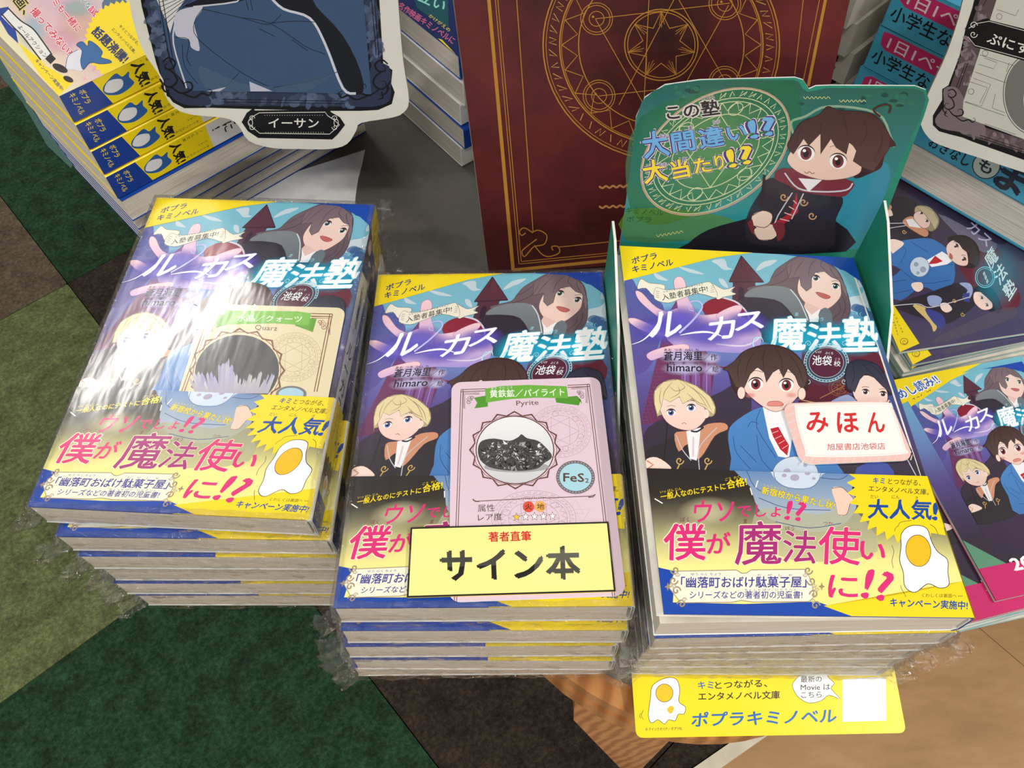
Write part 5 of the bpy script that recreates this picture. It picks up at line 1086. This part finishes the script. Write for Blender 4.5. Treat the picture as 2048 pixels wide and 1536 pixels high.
# ================================================================ novels behind, between the standee and the red box
Bd0, Bd1 = onz(815, 235, TZ), onz(925, 335, TZ); bd = (Bd1-Bd0).normalized(); byaw = math.atan2(bd.y, bd.x)
BLB = ['novel at the bottom of the stack behind the name-plate standee', 'novel second from the bottom of the stack beside the red box', 'novel in the middle of the stack beside the red box', 'novel second from the top of the stack beside the red box', 'blue novel with pink lettering on top of the stack beside the red box']
for k in range(5):
    m = pose(Bd1+Vector((0, 0, k*.0172+.0003)), byaw) @ Matrix.Translation((-W+.004*(k % 2), 0.001*k, 0))
    r, c = plain_book(m, W, H, .0168, ('cover_white', 'blue_card', 'cover_white', 'cover_white', 'blue_card')[k], BLB[k], group='novels stacked beside the red box')
    last = r
def nav_cover(a):
    a.poly([(0, 0), (W, 0), (W, H), (0, H)], (20, 40, 96), loc=True)
    a.C(780, 0, 3.657)
    a.poly([(150, -80), (420, -80), (430, 200), (300, 130), (200, 60)], (24, 84, 96)); a.poly([(350, 280), (380, 290), (470, 400), (470, 440), (400, 370)], YEL)
    a.text('名作映画キミノベルに', 50, 55, 455, 325, 52, (226, 110, 150), .03); a.text('立い', 200, 0, 385, 85, 90, (150, 220, 210), .03); a.text('かけがえの', 280, 122, 430, 235, 28, (230, 210, 90), .02)
fb = Frame(last.matrix_world @ Vector((0, 0, .0168)), last.matrix_world.to_3x3() @ Vector((1, 0, 0)), last.matrix_world.to_3x3() @ Vector((0, 1, 0)))
na = Art(fb.l, CLIPC, z0=.0168+3e-5); nav_cover(na); na.build('cover_print', 'print_matte', last)

# ================================================================ light blue books, upper right
TT, BH_, BW_ = .028, .21, .15
solid('sky_card', (62, 150, 182), .4, .04)
F0, F1 = onz(1690, 209, -.333), onz(2048, 409, -.333); fd = (F1-F0).normalized(); fyaw = math.atan2(fd.y, fd.x); fback = Vector((-fd.y, fd.x, 0))
def blue_spine(a, big=False):     # mm: x along the spine, y down
    t = TT*1000
    a.poly([(0, 0), (210, 0), (210, t), (0, t)], (72, 166, 196))
    if big:
        a.poly([(9, 1.5), (58, 1.5), (58, 12), (9, 12), (5, 10), (5, 4)], (206, 52, 110)); a.text('1日1ページで', 9, 10.6, 56, 10.6, 8, (246, 226, 232), .015); a.text('おきなし', 58, 24, 84, 24, 8, K0, .03); a.ell(93, 17, 7.5, 8.5, (206, 216, 200)); a.ring(93, 17, 7.5, 8.5, .6, K0, 0, 20); a.text('も', 89, 21.5, 97, 21.5, 8, K0, .03); a.text('まちがい', 101, 25, 185, 25, 20, K0, .06)
    else:
        a.poly([(4, 6)]+[(6-4*math.cos(rad(q)), 6-4.6*math.sin(rad(q))) for q in (60,)]+[(9, 1.5), (205, 1.5), (205, 12), (9, 12), (5, 10)], (206, 52, 110)); a.text('1日1ページで身につく', 9, 10.6, 112, 10.6, 8, (246, 226, 232), .015); a.text('小学生なら知っておきたい', 3, 22, 118, 22, 9, K0, .02)
XS = Matrix(((0, 1, 0, 0), (-1, 0, 0, 0), (0, 0, 1, 0), (0, 0, 0, 1)))
def spine_print(big):
    a = Art(lambda x, y: (x/1000, TT-.0012-y/1000), (0.0005, 0, BH_, TT-.0012)); blue_spine(a, big); return a.mesh('spine_print', 'print_gloss', lambda x, y, z: (x, -.0001-z, y))
SPM = {b: spine_print(b) for b in (False, True)}
SBM = prism('cover', [(0, 0), (0, TT-.0006), (BW_, TT-.0006), (BW_, TT-.0016), (.001, TT-.0016), (.001, .001), (BW_, .001), (BW_, 0)], -BH_, 0, ['sky_card'])
SPG = boxm('page_block', .001, BH_-.001, .0011, BW_-.001, .0011, TT-.0017, ['pages'])
CVM = Matrix(((0, 0, -1, 0), (1, 0, 0, 0), (0, 1, 0, 0), (0, 0, 0, 1)))
def sky_book(p, spine_out, big, label):
    m = pose(p, fyaw)
    if not spine_out: m = m @ Matrix.Translation((BH_, BW_, 0)) @ Matrix.Rotation(math.pi, 4, 'Z')
    r = empty('study_book', m); tag(r, label, 'book', 'light blue study books, upper right'); c = link('cover', SBM, r, CVM); link('page_block', SPG, r)
    if spine_out: link('spine_print', SPM[big], c, CVM.inverted())
SBL = ['light blue study book at the bottom of the upper right stack, set back', 'study book with its page edges out, above the booklets', 'light blue study book with large black hiragana on the spine', 'light blue pink-striped study book second from the top, upper right', 'light blue pink-striped study book on top, cut by the frame']
for k, (bk_, so, bg, jx) in enumerate(((.075, True, False, 0), (.001, False, False, .02), (0, True, True, 0), (.001, True, False, .001), (0, True, False, .002))):
    sky_book(Vector((F0.x, F0.y, CZ-.389+.028*k+.0003))+fback*bk_+fd*jx, so, bg, SBL[k])
# pale books with large kanji, half hidden behind the red box
solid('pale_spine', (176, 172, 160), .6)
for k, (px, py, t) in enumerate(((1706, 165, '子'), (1710, 108, '字'), (1714, 48, '実'), (1718, -14, '字'))):
    z = -.325+.0222*k; p = onz(px, py, z); T_ = .0215
    m = pose(Vector((p.x, p.y, CZ+z-.022)), fyaw+rad(2)) @ Matrix.Translation((-.13, 0, 0))
    r = empty('kanji_book', m); tag(r, ('pale book with a large kanji on its spine, lowest seen right of the red box', 'pale kanji book second from the lowest, right of the red box', 'pale kanji book third from the lowest, right of the red box', 'pale kanji book topmost beside the red box, cut by the frame')[k], 'book', 'pale kanji books behind the red box')
    link('cover', prism('cover', [(0, 0), (.13, 0), (.13, .18), (0, .18)], 0, T_, ['pale_spine']), r)
    a = Art(lambda x, y: (x/1000, .0215-y/1000), (0, 0, .13, T_)); a.text(t, 104, 19, 121, 19, 15, K0, .03)
    link('spine_print', a.mesh('spine_print', 'print_matte', lambda x, y, z: (x, -.0001-z, y)), r)

# ================================================================ booklets on the right
BKW, BKH, BKT = .086, .121, .0016
sc2 = .641
bk = Art(None, None); bk.v = []; 
_b = Art(lambda x, y: (x, y), (0, 0, BKW, BKH), z0=BKT+1e-5)
_b.grid([(0, BKH), (BKW, BKH), (BKW, 0), (0, 0)], lambda u, v: stops(v, [(0, (116, 186, 206)), (.3, (112, 146, 204)), (.5, (90, 76, 140)), (.75, (56, 44, 62)), (1, (50, 40, 54))]), 4, 12, loc=True)
off = len(_b.v)
_b.v += [(min(max(x*sc2+.0115, 0), BKW), min(max(y*sc2+.0065, 0), BKH), z-TB+BKT+4e-5) for x, y, z in _ca.v]; _b.c += _ca.c; _b.f += [tuple(i+off for i in f) for f in _ca.f]; _b.z = _b.z0 = max(p[2] for p in _b.v)+2e-5; _b.bb = []
_b.C(0, 0, 1)
b2 = lambda p: (p[0]/1000, p[1]/1000)
_b.poly([(0, 0), (.086, 0), (.086, .0135), (0, .0155)], (206, 40, 110)); _b.text('2021年9月', .016, .0105, .060, .0095, -.0075, (250, 246, 250), .05)
_b.poly([(0, .121), (.062, .121), (0, .104)], YEL); 
# written with y up here, so letters are laid with a negative height
def up_text(a, t, x0, y0, x1, y1, h, c, bold=.0, out=None, ow=.05):
    a.text(t, x0, y0, x1, y1, -h, c, bold, out=out, ow=ow)
up_text(_b, 'ためし読み!!', .003, .1075, .034, .1140, .006, (30, 90, 180), .03, (250, 250, 250), .12)
_b.poly([(.0, .0155), (.0, .030), (.014, .0152)], (96, 150, 120))
bmesh_print = _b.mesh('booklet_print', 'print_gloss')
bbase = boxm('booklet_sheets', 0, BKW, 0, BKH, 0, BKT, ['pages'])
solid('pink_edge', (176, 60, 110), .5); solid('teal_edge', (110, 170, 176), .5)
def booklet(m, label, group, pr=None):
    r = empty('booklet', m); tag(r, label, 'booklet', group); link('booklet_sheets', bbase, r)
    link('cover', boxm('cover', -.0002, BKW+.0002, -.0002, BKH+.0002, -.0001, .00025, ['teal_edge']), r) if pr is not bmesh_print else link('cover', boxm('cover', -.0002, BKW+.0002, -.0002, BKH+.0002, -.0001, .00025, ['pink_edge']), r)
    if pr: link('cover_print', pr, r)
    return r
NB = 12; pitch = .0023
pt = onz(1995, 1200, -.36); by = rad(11.3)
for k in range(NB):
    R = random.Random(k+20); z = TZ+k*pitch+.0003; top = k == NB-1; sec = k == NB-2
    yaw_ = by if top else (by+rad(1.5) if sec else by+rad(R.uniform(-1, 3)))
    q = Vector((pt.x, pt.y, CZ+z)) if top else Vector((pt.x-.0145+.0012*R.uniform(-1, 1)-(0 if sec else .001), pt.y-.0085+.001*R.uniform(-1, 1), CZ+z))
    lb = 'sample booklet on top of the lower right pile, with a pink band' if top else ('sample booklet second from the top of the lower right pile' if sec else 'thin sample booklet inside the lower right pile, layer %s above the table' % ('one', 'two', 'three', 'four', 'five', 'six', 'seven', 'eight', 'nine', 'ten')[k])
    booklet(pose(q, yaw_), lb, 'sample booklets in the lower right pile', bmesh_print if k >= NB-2 else None)
uo = onz(1802, 701, -.3625); uy = rad(9)
uf = Frame(uo, (math.cos(uy), math.sin(uy), 0), (-math.sin(uy), math.cos(uy), 0))
UW, UH = .121, .128
def upper_art(a):
    a.grid([(0, UH), (UW, UH), (UW, 0), (0, 0)], lambda u, v: mixc(mixc((60, 44, 64), (70, 62, 96), v), (90, 130, 160), max(0, u-.6)*1.4), 8, 8, loc=True)
    a.C(1700, 370, 2.9)
    CK = (48, 42, 50)
    a.poly([(640, 420), (820, 330), (900, 420), (1000, 650), (900, 720), (700, 560)], (100, 32, 50), 3); a.poly([(480, 90), (700, 180), (860, 330), (780, 380), (600, 250)], (110, 106, 130), 4)
    a.poly([(330, 60), (560, 90), (900, 280), (860, 330), (560, 170), (380, 130)], (56, 50, 76), 3)
    a.poly([(200, 78), (330, 60), (420, 120), (480, 300), (330, 320), (130, 290), (120, 170)], CK, 3); a.poly([(310, 200), (360, 170), (400, 200), (460, 260), (440, 290), (350, 240)], (206, 144, 112), 3)
    a.poly([(330, 190), (370, 185), (420, 240), (350, 230)], (240, 236, 238)); a.poly([(170, 130), (220, 105), (255, 165), (200, 165)], SKIN, 3); a.poly([(190, 112), (235, 100), (248, 125), (210, 140)], (206, 144, 112), 3)
    generic_head(a, [(380, 140), (400, 110), (470, 120), (520, 180), (515, 230), (480, 258), (440, 240), (400, 200)], [(385, 150), (430, 140), (470, 190), (465, 230), (430, 240), (390, 205), (375, 175)], (196, 182, 144), er=(8, 7), eyes=((418, 155, 60), (450, 200, 60)), bangs=[(395, 120), (430, 112), (490, 140), (520, 200), (500, 250), (470, 200), (440, 160)])
    BJ = (64, 118, 184)
    a.poly([(150, 400), (240, 330), (400, 300), (500, 310), (600, 400), (610, 550), (520, 610), (420, 580), (300, 660), (210, 610), (190, 560), (300, 480), (160, 430)], BJ, 3, c2=(60, 108, 172))
    for l in ([(240, 340), (330, 360), (300, 440)], [(300, 480), (420, 560), (590, 540)], [(360, 320), (460, 380)], [(470, 420), (560, 450), (606, 450)], [(210, 560), (330, 540)], [(260, 620), (400, 590)]): a.line(l, 2.4, (36, 60, 110), 3)
    a.poly([(445, 430), (540, 375), (580, 400), (600, 430), (570, 450), (480, 466)], (240, 240, 244)); a.poly([(460, 450), (500, 400), (545, 432), (510, 445)], (186, 40, 50))
    a.ell(410, 465, 56, 58, (196, 210, 226)); a.ring(410, 465, 56, 58, 2.4, (90, 100, 130))
    for x, y, r in ((390, 450, 14), (430, 480, 18), (400, 500, 10)): a.ell(x, y, r, r, (160, 172, 190), 0, 12, .6)
    a.poly([(225, 310), (270, 305), (320, 330), (270, 375), (250, 385), (235, 340)], SKIN, 3); a.poly([(365, 560), (420, 555), (430, 590), (400, 610), (370, 590)], SKIN, 3)
    generic_head(a, [(575, 310), (610, 285), (680, 285), (740, 330), (760, 400), (740, 460), (690, 470), (640, 440)], [(575, 330), (620, 310), (680, 370), (690, 450), (640, 455), (590, 420), (565, 370)], (40, 30, 34), er=(13, 12), eyes=((620, 345, 60), (665, 422, 60)), eyec=(160, 60, 70), bangs=[(590, 300), (640, 284), (720, 310), (760, 400), (740, 460), (695, 440), (700, 390), (660, 360), (640, 330)], mouth=[(585, 385), (600, 400), (600, 420), (585, 410)])
    a.poly([(450, 620), (620, 560), (700, 560), (740, 620), (720, 700), (560, 800), (420, 760), (260, 690)], CK, 3)
    a.poly([(640, 560), (700, 560), (720, 600), (700, 650), (660, 640), (690, 600)], (150, 164, 206), 3); a.poly([(660, 620), (700, 615), (700, 670), (670, 665)], (60, 66, 140)); a.poly([(455, 640), (500, 630), (540, 650), (520, 690), (470, 690)], (150, 164, 206), 3); a.poly([(530, 680), (570, 675), (600, 710), (570, 730), (540, 715)], SKIN, 3)
    a.poly([(370, 690), (440, 700), (500, 780), (510, 820), (490, 840), (470, 790)], (214, 186, 120), 3); a.poly([(440, 710), (540, 740), (560, 800), (520, 820)], (60, 66, 140), 3)
    a.line([(260, 690), (400, 680), (480, 700), (700, 640)], 5, (200, 200, 210), 4); a.line([(130, 310), (200, 250), (330, 225)], 4, (200, 200, 210), 4); a.line([(140, 215), (330, 210)], 4, (200, 200, 210))
    generic_head(a, [(730, 590), (780, 580), (840, 600), (885, 700), (860, 730), (820, 720), (760, 690)], [(735, 610), (790, 620), (830, 670), (830, 705), (780, 715), (735, 680), (722, 640)], (32, 32, 46), er=(8, 6), eyes=((770, 648, 50), (800, 690, 50)), bangs=[(740, 590), (800, 585), (850, 610), (885, 700), (850, 725), (840, 680), (800, 640)])
    for x, y in ((320, 260), (612, 660), (660, 740)): curl(a, x, y, 14, (206, 168, 96), 4)
    a.blob(860, 520, 150, 200, (40, 170, 200), .5)
    a.vtext('魔法塾', 800, 370, 960, 640, 96, (206, 232, 240), .02, right=(.52, -.85)); a.text('カス', 680, 240, 800, 350, 60, (190, 186, 220), .02)
    a.ring(790, 525, 56, 60, 4, (130, 220, 236)); a.ring(790, 525, 46, 50, 2.5, (130, 220, 236)); a.vtext('池袋校', 780, 495, 808, 560, 22, (230, 244, 248), .02, right=(.4, -.9))
    a.poly([(215, 620), (410, 910), (290, 965), (225, 800)], YEL); a.vtext('POPLAR', 262, 735, 318, 850, 15, K0, .02, right=(.95, -.3)); a.vtext('KIMINOVEL', 235, 715, 290, 860, 15, K0, .02, right=(.95, -.3)); a.ring(320, 898, 22, 18, 4, (150, 110, 30)); curl(a, 322, 900, 16, (150, 110, 30), 3)
    a.poly([(500, 880), (900, 700), (960, 760), (560, 900)], (110, 100, 116), 3, .4)
ua = Art(uf.l, (0, 0, UW, UH), z0=.0016+2e-5); upper_art(ua); upm = ua.mesh('cover_print', 'print_gloss')
ubase = boxm('booklet_sheets', 0, UW, 0, UH, 0, BKT, ['pages']); ucov = boxm('cover', -.0002, UW+.0002, -.0002, UH+.0002, -.0001, .0002, ['teal_edge'])
for k in range(11):
    R = random.Random(k+60); z = TZ+k*pitch+.0003; top = k == 10
    q = uo.copy(); q.z = CZ+z
    if not top: q += Vector((R.uniform(-.002, .004)+.004, -.006-.002*(10-k)*.5, 0))
    r = empty('booklet', pose(q, uy+(0 if top else rad(4+R.uniform(-1, 1.5))))); 
    tag(r, 'booklet on top of the upper right pile, its characters printed sideways' if top else 'thin booklet inside the upper right pile, layer %s above the table' % ('one', 'two', 'three', 'four', 'five', 'six', 'seven', 'eight', 'nine', 'ten', 'eleven')[k], 'booklet', 'booklets in the upper right pile')
    link('booklet_sheets', ubase, r); link('cover', ucov, r)
    if k >= 8: link('cover_print', upm, r)
# thin pale panel standing at the table's left side
lf_ = upright((onz(146, 334, -.47).x, onz(146, 334, -.47).y, CZ-.47), rad(-52), 0)
solid('teal_panel', (96, 140, 136), .6)
pn = empty('side_board', lf_.mat()); tag(pn, 'thin pale board with a teal face standing at the left side of the table', 'board')
pp = [lf_.l(*q) for q in ((0, 95), (60, 160), (105, 225), (146, 326), (142, 336), (95, 292), (45, 205), (0, 150))]
link('panel', prism('panel', pp, -.012, 0, ['teal_panel', 'board_edge'], side=1), pn)
